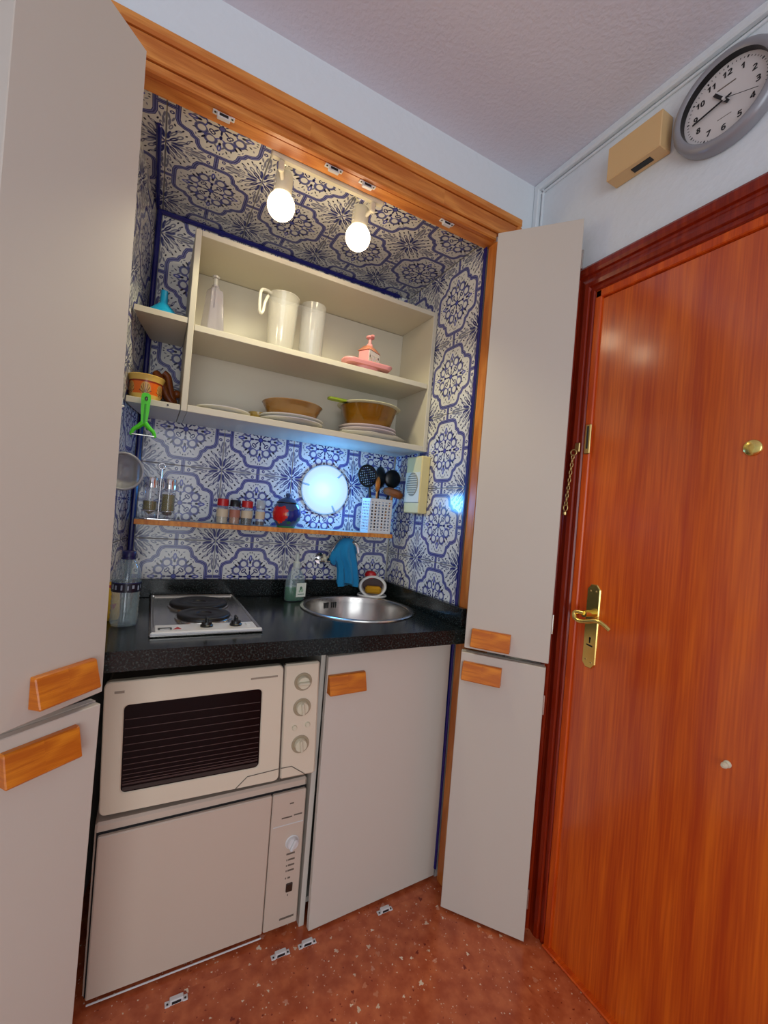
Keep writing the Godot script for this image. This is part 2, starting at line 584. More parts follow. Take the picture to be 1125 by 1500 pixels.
# cells given along two axes of a wall; each becomes a bevelled tile with its share of the printed pattern
func lay_tiles(parent: Node, org: Vector3, ua: Vector3, va: Vector3, us: Array, vs: Array, u0: float, v0: float, pu: float, pv: float) -> void:
	var nrm := ua.cross(va)
	var gap := 0.0012
	var th := 0.007
	for a in us.size() - 1:
		for b in vs.size() - 1:
			var lo := Vector2(us[a] + gap, vs[b] + gap)
			var hi := Vector2(us[a + 1] - gap, vs[b + 1] - gap)
			if hi.x - lo.x < 0.004 or hi.y - lo.y < 0.004:
				continue
			var s := g()
			var e := 0.0018
			var ins: Array[Vector2] = [lo + Vector2(e, e), Vector2(hi.x - e, lo.y + e), hi - Vector2(e, e), Vector2(lo.x + e, hi.y - e)]
			var out: Array[Vector2] = [lo, Vector2(hi.x, lo.y), hi, Vector2(lo.x, hi.y)]
			var tilt := Vector3(rng.randf_range(-1, 1), rng.randf_range(-1, 1), rng.randf_range(-1, 1)) * 0.0003
			var pin: Array[Vector3] = []
			var pou: Array[Vector3] = []
			var pba: Array[Vector3] = []
			var uin: Array[Vector2] = []
			var uou: Array[Vector2] = []
			for k in 4:
				var q := ins[k]
				var w := out[k]
				pin.append(org + ua * q.x + va * q.y + nrm * (th + tilt[k % 3]))
				pou.append(org + ua * w.x + va * w.y + nrm * (th - e))
				pba.append(org + ua * w.x + va * w.y)
				uin.append(Vector2((q.x - u0) / pu, 1.0 - (q.y - v0) / pv))
				uou.append(Vector2((w.x - u0) / pu, 1.0 - (w.y - v0) / pv))
			s.tri(pin[0], pin[1], pin[2], nrm, nrm, nrm, uin[0], uin[1], uin[2])
			s.tri(pin[0], pin[2], pin[3], nrm, nrm, nrm, uin[0], uin[2], uin[3])
			for k in 4:
				var l := (k + 1) % 4
				var dir: Vector3 = [-va, ua, va, -ua][k]
				var bn := (dir + nrm).normalized()
				s.tri(pou[k], pou[l], pin[l], bn, bn, nrm, uou[k], uou[l], uin[l])
				s.tri(pou[k], pin[l], pin[k], bn, nrm, nrm, uou[k], uin[l], uin[k])
				s.tri(pba[k], pba[l], pou[l], dir, dir, dir, uou[k], uou[l], uou[l])
				s.tri(pba[k], pou[l], pou[k], dir, dir, dir, uou[k], uou[l], uou[k])
			part("tile", s, M.tile, parent)

func struct(called: String, s: G, m: Material, label: String, category: String) -> MeshInstance3D:
	var o := part(called, s, m, self)
	tag(o, label, category, "", "structure")
	return o

const W := 1.143      # right side of the alcove
const D := -0.58      # its back
const CT := 0.92      # worktop
const XR := 1.335     # wall with the entrance door
const H := 2.5576
const DAY := Color(0.935, 0.965, 1.0)
const DAY_E := 4.2
const BULB := Color(1.0, 0.96, 0.80)
const BULB_E := 0.155
const PANE := Color(0.32, 0.66, 1.0)
const PANE_E := 0.06
const BULB_GLOW := 5.5
const PANE_GLOW := 0.55
const SKY_E := 1.0
const EXPOSURE := 1.14

func _ready() -> void:
	rng.seed = 4242
	# ---- camera
	var cam := Camera3D.new()
	cam.name = "camera"
	cam.position = Vector3(0.1434, 1.2868, 1.2178)
	cam.rotation = Vector3(0.0068, -0.4909, 0.0836)
	cam.fov = rad_to_deg(2.0 * atan(750.0 / 640.28))
	cam.near = 0.02
	add_child(cam)
	cam.current = true
	# ---- sky, exposure
	var we := WorldEnvironment.new()
	we.name = "environment"
	var env := Environment.new()
	env.background_mode = Environment.BG_SKY
	var sky := Sky.new()
	var psm := PhysicalSkyMaterial.new()
	psm.energy_multiplier = SKY_E
	sky.sky_material = psm
	env.sky = sky
	env.tonemap_mode = Environment.TONE_MAPPER_LINEAR
	env.tonemap_exposure = EXPOSURE
	env.sdfgi_enabled = true
	env.ssao_enabled = true
	env.ssil_enabled = true
	we.environment = env
	add_child(we)
	# ---- added area light in place of rear window daylight, tall to brighten low areas
	var day := AreaLight3D.new()
	day.name = "rear_fill_light"
	day.area_size = Vector2(2.2, 2.05)
	day.light_color = DAY
	day.light_energy = DAY_E
	day.area_range = 12.0
	day.shadow_enabled = true
	day.position = Vector3(-0.5, 1.225, 3.50)
	add_child(day)
	make_materials()
	build_room()
	build_alcove()
	build_door()
	build_bifolds()
	build_base_units()
	build_worktop()
	build_wall_units()
	build_lamps()
	build_wall_things()
	build_worktop_things()
	build_shelf_things()
	build_small_shelf_things()
	build_catches()

# ---------------------------------------------------------------- the room
func build_room() -> void:
	struct("floor", g().box(Vector3(-0.35, -0.05, 1.45), Vector3(3.9, 0.1, 4.5), 0), M.floor, "red terrazzo floor sprinkled with pale stone chips", "floor")
	struct("ceiling", g().box(Vector3(-0.45, H + 0.05, 1.75), Vector3(4.0, 0.1, 3.9), 0), M.ceiling, "rough plastered pale ceiling of the entrance hall", "ceiling")
	# wall with the alcove in it
	var f := g()
	f.box(Vector3(-1.2, H / 2, -0.05), Vector3(2.4, H, 0.1), 0)
	f.box(Vector3(0.58, (2.318 + H) / 2, -0.05), Vector3(1.16, H - 2.318, 0.1), 0)
	f.box(Vector3((1.16 + XR + 0.1) / 2, H / 2, -0.05), Vector3(XR + 0.1 - 1.16, H, 0.1), 0)
	struct("wall_front", f, M.wall, "pale plastered wall above the kitchen alcove", "wall")
	struct("wall_right", g().box(Vector3(XR + 0.06, H / 2, 1.8), Vector3(0.12, H, 3.6), 0), M.wall, "pale plastered wall round the wooden entrance door", "wall")
	struct("wall_left", g().box(Vector3(-2.35, H / 2, 1.8), Vector3(0.1, H, 3.7), 0), M.wall, "plain pale wall on the far left of the room", "wall")
	var r := g()
	r.box(Vector3(-2.0, H / 2, 3.65), Vector3(0.8, H, 0.1), 0)
	r.box(Vector3(1.0, H / 2, 3.65), Vector3(0.8, H, 0.1), 0)
	r.box(Vector3(-0.5, 0.1, 3.65), Vector3(2.2, 0.2, 0.1), 0)
	r.box(Vector3(-0.5, (2.25 + H) / 2, 3.65), Vector3(2.2, H - 2.25, 0.1), 0)
	struct("wall_rear", r, M.wall, "pale wall with the unseen window behind the viewer", "wall")
	var wn := thing("window_1", "wide unseen window with white frame, shaped to light the room", "window", Vector3(-0.5, 1.225, 3.65), 0.0, "", "structure")  # unseen window, carried down low so more light reaches the lower half
	var fr := g()
	for sx in [-1.075, 0.0, 1.075]:
		fr.box(Vector3(sx, 0, 0), Vector3(0.05, 2.05, 0.05))
	for sy in [-1.0, 1.0]:
		fr.box(Vector3(0, sy, 0), Vector3(2.2, 0.05, 0.05))
	part("window_frame", fr, M.white, wn)
	for sx in [-0.5375, 0.5375]:
		part("pane", g().box(Vector3(sx, 0, 0), Vector3(1.02, 1.95, 0.006), 0), clear(Color(0.95, 0.97, 1.0), 0.06, 0.02), wn)
	# cable trunking under the ceiling along the door wall, and down the corner
	var t := g()
	t.box(Vector3(XR - 0.011, H - 0.013, 1.55), Vector3(0.022, 0.026, 3.1), 0.005)
	t.box(Vector3(XR - 0.004, H - 0.034, 1.55), Vector3(0.008, 0.008, 3.1), 0.002)
	struct("trim_1", t, M.wall, "pale cable trunking along the ceiling above the door", "trunking")
	var t2 := g()
	t2.box(Vector3(XR - 0.010, H / 2, 0.012), Vector3(0.020, H, 0.022), 0.003)
	t2.box(Vector3(XR - 0.004, H / 2, 0.032), Vector3(0.008, H, 0.006), 0.001)
	struct("trim_2", t2, M.wall, "pale cable trunking running down the room corner", "trunking")

func build_alcove() -> void:
	var b := struct("wall_alcove_back", g().box(Vector3(0.56, 1.16, D - 0.055), Vector3(1.4, 2.45, 0.1), 0), M.grout, "back wall of the alcove in blue patterned tiles", "wall")
	var xs := [0.102, 0.3775, 0.653, 0.9285, W - 0.005]
	var ys := [0.86, 1.1317, 1.4072, 1.6827, 1.9582, 2.2337, 2.312]
	lay_tiles(b, Vector3(0, 0, D - 0.006), Vector3.RIGHT, Vector3.UP, xs, ys, 0.102, 0.8562, TP, TP)
	var r := struct("wall_alcove_right", g().box(Vector3(W + 0.056, 1.16, -0.345), Vector3(0.1, 2.45, 0.6), 0), M.grout, "right wall of the alcove in blue patterned tiles", "wall")
	# seen from the left: u runs from the back to the front
	var zs := [D + 0.003, -0.336, -0.045]
	var yr := [0.86, 1.118, 1.4105, 1.703, 1.9955, 2.288, 2.312]
	lay_tiles(r, Vector3(W + 0.006, 0, 0), Vector3(0, 0, 1), Vector3.UP, zs, yr, -0.336, 1.118, 0.291, 0.2925)
	# left wall, splayed towards the room
	var la := Vector3(0.083, 0, D)
	var lb := Vector3(0.008, 0, -0.045)
	var ld := (lb - la).normalized()
	var ln := ld.cross(Vector3.UP)
	var len := la.distance_to(lb)
	var ls := g()
	var basis := Basis(ld, Vector3.UP, ln)
	ls.x = Transform3D(basis, la)
	ls.box(Vector3(len / 2, 1.16, 0.056), Vector3(len + 0.04, 2.45, 0.1), 0)
	var l := struct("wall_alcove_left", ls, M.grout, "left wall of the alcove in blue patterned tiles", "wall")
	lay_tiles(l, la + ln * 0.006, -ld, Vector3.UP, [-len, -len + TP, -0.0], [0.86, 1.1317, 1.4072, 1.6827, 1.9582, 2.2337, 2.312], -len, 0.8562, TP, TP)
	var c := struct("ceiling_alcove", g().box(Vector3(0.56, 2.312 + 0.056, -0.345), Vector3(1.4, 0.1, 0.6), 0), M.grout, "alcove ceiling in blue patterned tiles above the lamps", "ceiling")
	lay_tiles(c, Vector3(0, 2.318, 0), Vector3.RIGHT, Vector3(0, 0, 1), [-0.1735, 0.102, 0.3775, 0.653, 0.9285, W], [D, -0.5055, -0.23, -0.048], 0.102, -0.5055, TP, TP)
	# glazed blue edge strips
	struct("trim_3", g().box(Vector3(0.093, 1.61, D + 0.008), Vector3(0.017, 1.40, 0.017), 0.006), M.navy_trim, "glazed dark blue strip up the back left corner", "tile trim")
	struct("trim_4", g().box(Vector3(0.59, 2.303, D + 0.008), Vector3(1.0, 0.017, 0.017), 0.006), M.navy_trim, "glazed dark blue strip along top of back wall", "tile trim")
	struct("trim_5", g().box(Vector3(W - 0.001, 1.16, -0.039), Vector3(0.010, 2.25, 0.015), 0.004), M.navy_trim, "glazed dark blue strip up the right wall's front edge", "tile trim")
	struct("trim_6", g().box(Vector3(0.085, 2.309, -0.37), Vector3(0.014, 0.012, 0.40), 0.004), M.navy_trim, "glazed dark blue strip across the alcove ceiling at left", "tile trim")
	# wooden casing
	var k := thing("trim_7", "orange brown wooden casing around the kitchen alcove", "door casing", Vector3.ZERO, 0.0, "", "structure")
	var top := g()
	top.box(Vector3(0.575, 2.336, 0.009), Vector3(1.35, 0.053, 0.022), 0.003)
	part("casing_board", top, M.casing_across, k)
	part("casing_moulding", g().box(Vector3(0.575, 2.3785, 0.013), Vector3(1.35, 0.030, 0.030), 0.006), M.casing_across, k)
	part("casing_lip", g().box(Vector3(0.575, 2.296, 0.006), Vector3(1.14, 0.024, 0.020), 0.004), M.casing_across, k)
	part("soffit_board", g().box(Vector3(0.575, 2.299, -0.027), Vector3(1.17, 0.026, 0.046), 0.002), M.casing_across, k)
	for s in [-1.0, 1.0]:
		var xi := 1.15 if s > 0 else 0.0
		part("side_board", g().box(Vector3(xi + s * 0.045, 1.155, 0.009), Vector3(0.062, 2.31, 0.022), 0.003), M.casing_up, k)
		part("side_moulding", g().box(Vector3(xi + s * 0.088, 1.182, 0.013), Vector3(0.024, 2.364, 0.030), 0.006), M.casing_up, k)
		part("jamb_board", g().box(Vector3(xi + s * 0.006, 1.142, -0.008), Vector3(0.018, 2.284, 0.046), 0.003), M.casing_up, k)

func build_door() -> void:
	var d := thing("door_1", "reddish brown varnished wooden entrance door with brass fittings", "door", Vector3(XR, 0, 0.73), -PI / 2, "", "structure")
	# local: x = world z - 0.73, z = towards the room
	part("leaf", g().box(Vector3(0, 1.009, 0.002), Vector3(0.826, 2.012, 0.012), 0.004), M.door, d)
	var jb := g()
	jb.box(Vector3(-0.420, 1.02, 0.007), Vector3(0.024, 2.04, 0.018), 0.003)
	part("jamb", jb, M.jamb, d)
	part("jamb", g().box(Vector3(0.420, 1.02, 0.007), Vector3(0.024, 2.04, 0.018), 0.003), M.jamb, d)
	part("head_jamb", g().box(Vector3(0, 2.028, 0.007), Vector3(0.86, 0.026, 0.018), 0.003), M.jamb, d)
	# moulded architrave: profile swept along both sides and the top, mitred
	var prof: Array[Vector2] = [Vector2(0.0, 0.0), Vector2(0.0, 0.014), Vector2(0.004, 0.018), Vector2(0.010, 0.018), Vector2(0.013, 0.013), Vector2(0.018, 0.013), Vector2(0.022, 0.020), Vector2(0.034, 0.022), Vector2(0.050, 0.017), Vector2(0.058, 0.017), Vector2(0.061, 0.024), Vector2(0.070, 0.027), Vector2(0.084, 0.027), Vector2(0.092, 0.022), Vector2(0.098, 0.014), Vector2(0.098, 0.0)]
	for which in 3:
		var s := g()
		for i in prof.size() - 1:
			var p := prof[i]
			var q := prof[i + 1]
			var dd := (q - p).normalized()
			var n2 := Vector2(-dd.y, dd.x)
			var a: Vector3; var b: Vector3; var c: Vector3; var e: Vector3; var n: Vector3
			if which == 2:
				a = Vector3(-0.432 - p.x, 2.041 + p.x, p.y); b = Vector3(0.432 + p.x, 2.041 + p.x, p.y)
				c = Vector3(0.432 + q.x, 2.041 + q.x, q.y); e = Vector3(-0.432 - q.x, 2.041 + q.x, q.y)
				n = Vector3(0, n2.x, n2.y)
			else:
				var sg := -1.0 if which == 0 else 1.0
				a = Vector3(sg * (0.432 + p.x), 0, p.y); b = Vector3(sg * (0.432 + p.x), 2.041 + p.x, p.y)
				c = Vector3(sg * (0.432 + q.x), 2.041 + q.x, q.y); e = Vector3(sg * (0.432 + q.x), 0, q.y)
				n = Vector3(sg * n2.x, 0, n2.y)
			s.quad(a, b, c, e, n)
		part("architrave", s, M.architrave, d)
	part("threshold", g().box(Vector3(0, 0.004, 0.012), Vector3(0.86, 0.008, 0.03), 0.003), M.jamb, d)
	# brass back plate with clipped ends
	var pl := PackedVector2Array([Vector2(-0.022, -0.11), Vector2(-0.010, -0.124), Vector2(0.010, -0.124), Vector2(0.022, -0.11), Vector2(0.022, 0.11), Vector2(0.010, 0.124), Vector2(-0.010, 0.124), Vector2(-0.022, 0.11)])
	var px := 0.3725 - 0.73
	var plate := part("lock_plate", g().prism(pl, 0.007, 0.013, 0.0025), M.brass, d, Vector3(px, 1.009, 0))
	var kh := g()
	kh.prism(ellipse(0.007, 0.007, 10, Vector2(0, 0.012)), 0.0125, 0.0135)
	kh.prism(PackedVector2Array([Vector2(-0.002, -0.002), Vector2(0.002, -0.002), Vector2(0.0025, 0.012), Vector2(-0.0025, 0.012)]), 0.0125, 0.0135)
	kh.prism(PackedVector2Array([Vector2(-0.010, -0.010), Vector2(0.010, -0.013), Vector2(0.010, -0.008), Vector2(-0.010, -0.006)]), 0.0125, 0.0134)
	part("keyhole", kh, M.ink, plate, Vector3(0, -0.048, 0))
	for q in [Vector2(-0.009, -0.100), Vector2(0.009, -0.106), Vector2(-0.009, 0.104), Vector2(0.009, 0.104)]:
		part("screw", g().ball(Vector3(q.x, q.y, 0.013), Vector3(0.003, 0.003, 0.0015), 10), M.old_brass, plate)
	var lev := g()
	lev.rod(Vector3(0, 0.038, 0.012), Vector3(0, 0.038, 0.05), 0.010, 14)
	lev.tube(smooth_path([Vector3(0.0, 0.040, 0.050), Vector3(-0.016, 0.040, 0.052), Vector3(-0.027, 0.035, 0.055), Vector3(-0.022, 0.022, 0.058), Vector3(-0.006, 0.016, 0.058), Vector3(0.018, 0.020, 0.056), Vector3(0.045, 0.028, 0.054), Vector3(0.066, 0.024, 0.052), Vector3(0.086, 0.012, 0.050)], 5), 0.0065, 10)
	part("lever", lev, M.brass, plate)
	# security viewer cover and lower knob
	var pe := g()
	pe.x = Transform3D(Basis(Vector3.RIGHT, PI / 2), Vector3(0.005, 1.507, 0.007))
	pe.lathe([Vector2(0, 0), Vector2(0.019, 0), Vector2(0.019, 0.003), Vector2(0.016, 0.006), Vector2(0.004, 0.0065), Vector2(0, 0.0065)], 28)
	part("viewer_cover", pe, M.brass, d)
	var kn := g()
	kn.x = Transform3D(Basis(Vector3.RIGHT, PI / 2), Vector3(0.004, 0.794, 0.006))
	kn.lathe([Vector2(0, 0), Vector2(0.008, 0), Vector2(0.008, 0.004), Vector2(0.004, 0.006), Vector2(0.004, 0.012), Vector2(0.007, 0.016), Vector2(0.005, 0.022), Vector2(0, 0.023)], 18)
	part("small_knob", kn, M.ivory, d)
	var bolt := g()
	bolt.box(Vector3(-0.415, 1.573, 0.018), Vector3(0.020, 0.092, 0.006), 0.002)
	part("chain_keeper", bolt, M.old_brass, d)
	part("keeper_slot", g().box(Vector3(-0.415, 1.578, 0.0215), Vector3(0.006, 0.070, 0.002), 0.0005), M.ink, d)
	# chain
	var ch := g()
	ch.box(Vector3(-0.443, 1.548, 0.027), Vector3(0.018, 0.030, 0.006), 0.002)
	ch.torus(Vector3(-0.450, 1.532, 0.034), Vector3(0.3, 0, 1).normalized(), 0.009, 0.0022, 16, 6)
	part("chain_mount", ch, M.old_brass, d)
	var n := 13
	for i in n:
		var t := float(i) / (n - 1)
		var p := Vector3(lerpf(-0.452, -0.464, t), lerpf(1.518, 1.372, t), 0.034)
		var lk := g()
		var nn := Vector3(0.35, 0, 1).normalized() if i % 2 == 0 else Vector3(1, 0, -0.35).normalized()
		lk.torus(p, nn, 0.0065, 0.0016, 14, 6, Vector2(0.62, 1.15))
		part("chain_link", lk, M.old_brass, d)
	var hook := g()
	hook.torus(Vector3(-0.464, 1.358, 0.034), Vector3(0.3, 0, 1).normalized(), 0.009, 0.0022, 16, 6, Vector2(0.7, 1.2))
	hook.box(Vector3(-0.466, 1.340, 0.033), Vector3(0.012, 0.014, 0.010), 0.003)
	part("chain_hook", hook, M.old_brass, d)

func handle_shape() -> G:
	var s := g()
	# wedge grip: thicker at the lower edge
	var p := PackedVector2Array([Vector2(0, -0.027), Vector2(0.026, -0.027), Vector2(0.028, -0.024), Vector2(0.013, 0.027), Vector2(0.010, 0.029), Vector2(0, 0.029)])
	s.x = Transform3D(Basis(Vector3(0, 0, 1), Vector3.UP, Vector3(-1, 0, 0)), Vector3.ZERO)
	s.prism(p, -0.062, 0.062, 0.002)
	return s

func build_bifolds() -> void:
	# each folding door is two leaves; the one that shows carries the grip near its free edge
	# free: lower free corner, dir: from free edge to the fold, y0..y1
	var sets := [
		["right_upper", Vector3(1.100, 0, 0.073), Vector3(0.627, 0, 0.779), 0.869, 2.262, "upper folding door at the right of the alcove, white, with wooden grip", Vector2(0.085, 0.040), 1.0],
		["right_lower", Vector3(1.090, 0, 0.073), Vector3(0.640, 0, 0.768), 0.010, 0.856, "lower folding door at the right of the alcove, white, with wooden grip", Vector2(0.072, 0.790), 1.0],
		["left_upper", Vector3(0.0735, 0, 0.119), Vector3(-0.656, 0, 0.755), 0.870, 2.262, "tall upper folding door at the left, white, with wooden grip", Vector2(0.095, 0.050), -1.0],
		["left_lower", Vector3(0.086, 0, 0.165), Vector3(-0.787, 0, 0.617), 0.010, 0.852, "lower folding door at the left, white, wooden grip near its top", Vector2(0.11, 0.790), -1.0]]
	for q in sets:
		var dir: Vector3 = q[2].normalized()
		var side: float = q[7]
		var o := thing("folding_door", q[5], "cupboard door", q[1] + Vector3(0, q[3], 0), 0.0, "white folding doors of the alcove")
		# local x along dir, z facing the viewer
		var lx := dir
		var nz := lx.cross(Vector3.UP)
		if side < 0.0:
			lx = -dir
			nz = lx.cross(Vector3.UP)
		o.basis = Basis(lx, Vector3.UP, nz)
		if q[0] == "left_upper":
			o.basis = Basis(Vector3(0, 0, 1), 0.0) * o.basis
			var up := Vector3(-0.025, 1.39, -0.058).normalized()
			var z2 := (nz - up * nz.dot(up)).normalized()
			o.basis = Basis(up.cross(z2), up, z2)
			o.position = Vector3(0.086, 0.870, 0.148)
		var hgt: float = q[4] - q[3]
		var c := 0.132 * side
		part("leaf", g().box(Vector3(c, hgt / 2, -0.009), Vector3(0.264, hgt, 0.018), 0.0015), M.white_panel, o)
		part("leaf", g().box(Vector3(c - 0.004 * side, hgt / 2, -0.030), Vector3(0.264, hgt, 0.018), 0.0015), M.white_panel, o)
		var hp: Vector2 = q[6]
		var hd := part("grip", handle_shape(), M.handle_wood, o, Vector3(hp.x * side, hp.y, 0))
		hd.set_meta("label", "orange wooden grip")
		for hy in [0.12, hgt - 0.12]:
			part("hinge", g().rod(Vector3(0.266 * side, hy - 0.03, -0.019), Vector3(0.266 * side, hy + 0.03, -0.019), 0.004, 8), M.steel, o)

func build_base_units() -> void:
	# unit under the sink
	var c := thing("base_cabinet", "white base cabinet under the sink with an orange wooden grip", "cabinet", Vector3(0.90, 0, -0.30))
	part("side_panel", g().box(Vector3(-0.247, 0.435, 0.0), Vector3(0.016, 0.870, 0.50), 0.001), M.white_panel, c)
	part("side_panel", g().box(Vector3(0.229, 0.435, 0.0), Vector3(0.016, 0.870, 0.48), 0.001), M.white_panel, c)
	part("top_rail", g().box(Vector3(-0.009, 0.854, 0.225), Vector3(0.46, 0.034, 0.016), 0.001), M.white_panel, c)
	part("back_panel", g().box(Vector3(-0.009, 0.44, -0.235), Vector3(0.46, 0.86, 0.006), 0), M.white_panel, c)
	part("bottom_panel", g().box(Vector3(-0.009, 0.06, 0.0), Vector3(0.46, 0.016, 0.46), 0.001), M.white_panel, c)
	var dr := Node3D.new()
	var door := part("door", g().box(Vector3(-0.2385, 0.418, 0.0), Vector3(0.477, 0.836, 0.018), 0.0018), M.white_panel, c, Vector3(0.241, 0.012, 0.252))
	dr.free()
	door.rotation.y = deg_to_rad(2.6)
	door.rotation.z = deg_to_rad(0.6)
	var gr := part("grip", handle_shape(), M.handle_wood, door, Vector3(-0.414, 0.752, 0.009))
	gr.set_meta("label", "orange wooden grip")
	# built-under dishwasher
	var d := thing("dishwasher", "low white dishwasher standing on the floor below the oven", "dishwasher", Vector3(0.364, 0, -0.06))
	part("body", g().box(Vector3(0, 0.234, -0.235), Vector3(0.552, 0.440, 0.47), 0.006), M.enamel, d)
	part("seam", g().box(Vector3(0.001, 0.225, 0.0005), Vector3(0.546, 0.414, 0.003), 0.0005), M.gap, d)
	d.rotation.z = deg_to_rad(0.5)
	d.position.y = 0.003
	var dp := part("door", g().box(Vector3(-0.0505, 0.2225, 0.006), Vector3(0.435, 0.408, 0.014), 0.003), M.enamel, d)
	part("base_edge", g().box(Vector3(-0.0505, 0.010, 0.014), Vector3(0.43, 0.004, 0.004), 0.001), M.white, dp)
	var cp := part("control_strip", g().box(Vector3(0.2205, 0.2225, 0.006), Vector3(0.102, 0.408, 0.014), 0.003), M.enamel, d)
	var kb := g()
	kb.x = Transform3D(Basis(Vector3.RIGHT, PI / 2), Vector3(0.238, 0.272, 0.012))
	kb.lathe([Vector2(0, 0), Vector2(0.021, 0), Vector2(0.021, 0.002), Vector2(0.018, 0.003), Vector2(0.017, 0.012), Vector2(0.0155, 0.014), Vector2(0, 0.014)], 28)
	var knob := part("knob", kb, M.white, cp)
	var gp := g()
	gp.x = Transform3D(Basis(Vector3(0, 0, 1), -0.45), Vector3(0.238, 0.272, 0.026))
	gp.box(Vector3.ZERO, Vector3(0.010, 0.034, 0.016), 0.003)
	part("knob_ridge", gp, M.white, knob)
	part("power_button", g().box(Vector3(0.239, 0.135, 0.014), Vector3(0.020, 0.026, 0.006), 0.002), mat(Color(0.20, 0.14, 0.10), 0.4), cp)
	part("dividing_line", g().box(Vector3(0.222, 0.330, 0.0135), Vector3(0.092, 0.0025, 0.002), 0.0005), M.white, cp)
	var pr := g()
	for e in [[0.228, 0.392, 0.012, 0.004], [0.216, 0.352, 0.032, 0.004], [0.250, 0.354, 0.026, 0.004], [0.236, 0.238, 0.026, 0.005], [0.240, 0.220, 0.020, 0.005], [0.240, 0.203, 0.020, 0.005], [0.240, 0.187, 0.020, 0.005], [0.236, 0.165, 0.008, 0.005], [0.236, 0.112, 0.003, 0.005], [0.226, 0.220, 0.003, 0.005], [0.226, 0.203, 0.003, 0.005], [0.226, 0.187, 0.003, 0.005], [0.226, 0.165, 0.003, 0.005], [0.238, 0.044, 0.044, 0.006]]:
		pr.box(Vector3(e[0], e[1], 0.0132), Vector3(e[2], e[3], 0.0006), 0)
	part("printed_marks", pr, M.print, cp).set_meta("kind", "stuff")
	for sx in [-0.25, 0.25]:
		for sz in [-0.03, -0.43]:
			part("foot", g().rod(Vector3(sx, 0.0, sz), Vector3(sx, 0.016, sz), 0.012, 12), M.black, d)
	# countertop oven on the dishwasher
	var o := thing("microwave_oven", "beige microwave oven with dark window on top of the dishwasher", "oven", Vector3(0.368, 0.468, -0.055))
	o.rotation = Vector3(0, deg_to_rad(-4.2), deg_to_rad(2.2))
	part("body", g().box(Vector3(-0.022, 0.184, -0.165), Vector3(0.506, 0.322, 0.33), 0.008), mat(Color(0.34, 0.30, 0.25), 0.5), o)  # body colour darkened to stand in for shade under the worktop
	for sx in [-0.23, 0.18]:
		for sz in [-0.05, -0.29]:
			part("foot", g().rod(Vector3(sx, 0.0, sz), Vector3(sx, 0.024, sz), 0.012, 10), M.black, o)
	# door frame with a window opening
	var fr := g()
	fr.frame(rrect(0.446, 0.338, 0.014), Vector2(-0.054, 0.184), rrect(0.342, 0.225, 0.012), Vector2(-0.061, 0.1775), -0.002, 0.018, 0.003)
	var od := part("door", fr, M.oven, o)
	part("window_pane", g().box(Vector3(-0.061, 0.1775, 0.009), Vector3(0.35, 0.232, 0.010), 0.002), M.dark_glass, od)
	for i in 13:  # thin paler strips draw the wire rack reflection in the glass
		var t := float(i) / 12.0
		var y := 0.252 - 0.168 * (1.0 - pow(1.0 - t, 1.7))
		part("reflection_line", g().box(Vector3(-0.061, y, 0.0145), Vector3(0.335, 0.0014, 0.001), 0), mat(Color(0.33, 0.24, 0.22), 0.5) if i == 0 else (od.get_node("reflection_line") as MeshInstance3D).material_override, od)
	part("window_strip", g().box(Vector3(-0.061, 0.073, 0.0145), Vector3(0.335, 0.010, 0.001), 0), mat(Color(0.20, 0.16, 0.14), 0.4), od)
	var crease := g()
	crease.tube([Vector3(0.048, 0.016, 0.019), Vector3(0.080, 0.045, 0.019), Vector3(0.169, 0.050, 0.019)], 0.0012, 6)
	part("crease", crease, M.print, od)
	part("badge", g().box(Vector3(-0.243, 0.326, 0.0185), Vector3(0.022, 0.006, 0.001), 0), mat(Color(0.62, 0.56, 0.48), 0.5), od)
	part("badge", g().box(Vector3(0.115, 0.323, 0.0185), Vector3(0.075, 0.005, 0.001), 0), mat(Color(0.62, 0.56, 0.48), 0.5), od)
	var pn := part("control_panel", g().box(Vector3(0.225, 0.184, 0.008), Vector3(0.105, 0.338, 0.020), 0.005), M.oven, o)
	part("panel_seam", g().box(Vector3(0.1712, 0.184, 0.007), Vector3(0.0022, 0.336, 0.020), 0), M.print, o)
	var cr2 := g()
	cr2.tube([Vector3(0.173, 0.050, 0.019), Vector3(0.205, 0.050, 0.019), Vector3(0.245, 0.020, 0.019)], 0.0012, 6)
	part("crease", cr2, M.print, pn)
	for e in [[0.298, 0.0], [0.222, 0.12], [0.112, 0.12]]:
		var ring := g()
		ring.x = Transform3D(Basis(Vector3.RIGHT, PI / 2), Vector3(0.228, e[0], 0.018))
		ring.lathe([Vector2(0.017, 0), Vector2(0.0265, 0.0), Vector2(0.0265, 0.0015), Vector2(0.025, 0.0025), Vector2(0.018, 0.001)], 30)
		var kk := part("dial_ring", ring, mat(Color(0.66, 0.60, 0.49), 0.4), pn)
		var kd := g()
		kd.x = Transform3D(Basis(Vector3.RIGHT, PI / 2), Vector3(0.228, e[0], 0.018))
		kd.lathe([Vector2(0, 0), Vector2(0.0185, 0), Vector2(0.0175, 0.012), Vector2(0.0165, 0.014), Vector2(0, 0.014)], 26)
		kd.x = Transform3D(Basis(Vector3(0, 0, 1), e[1] + (PI / 2 if e[1] == 0.0 else 0.0)), Vector3(0.228, e[0], 0.034))
		kd.box(Vector3.ZERO, Vector3(0.009, 0.034, 0.014), 0.003)
		part("dial", kd, M.ivory, kk)
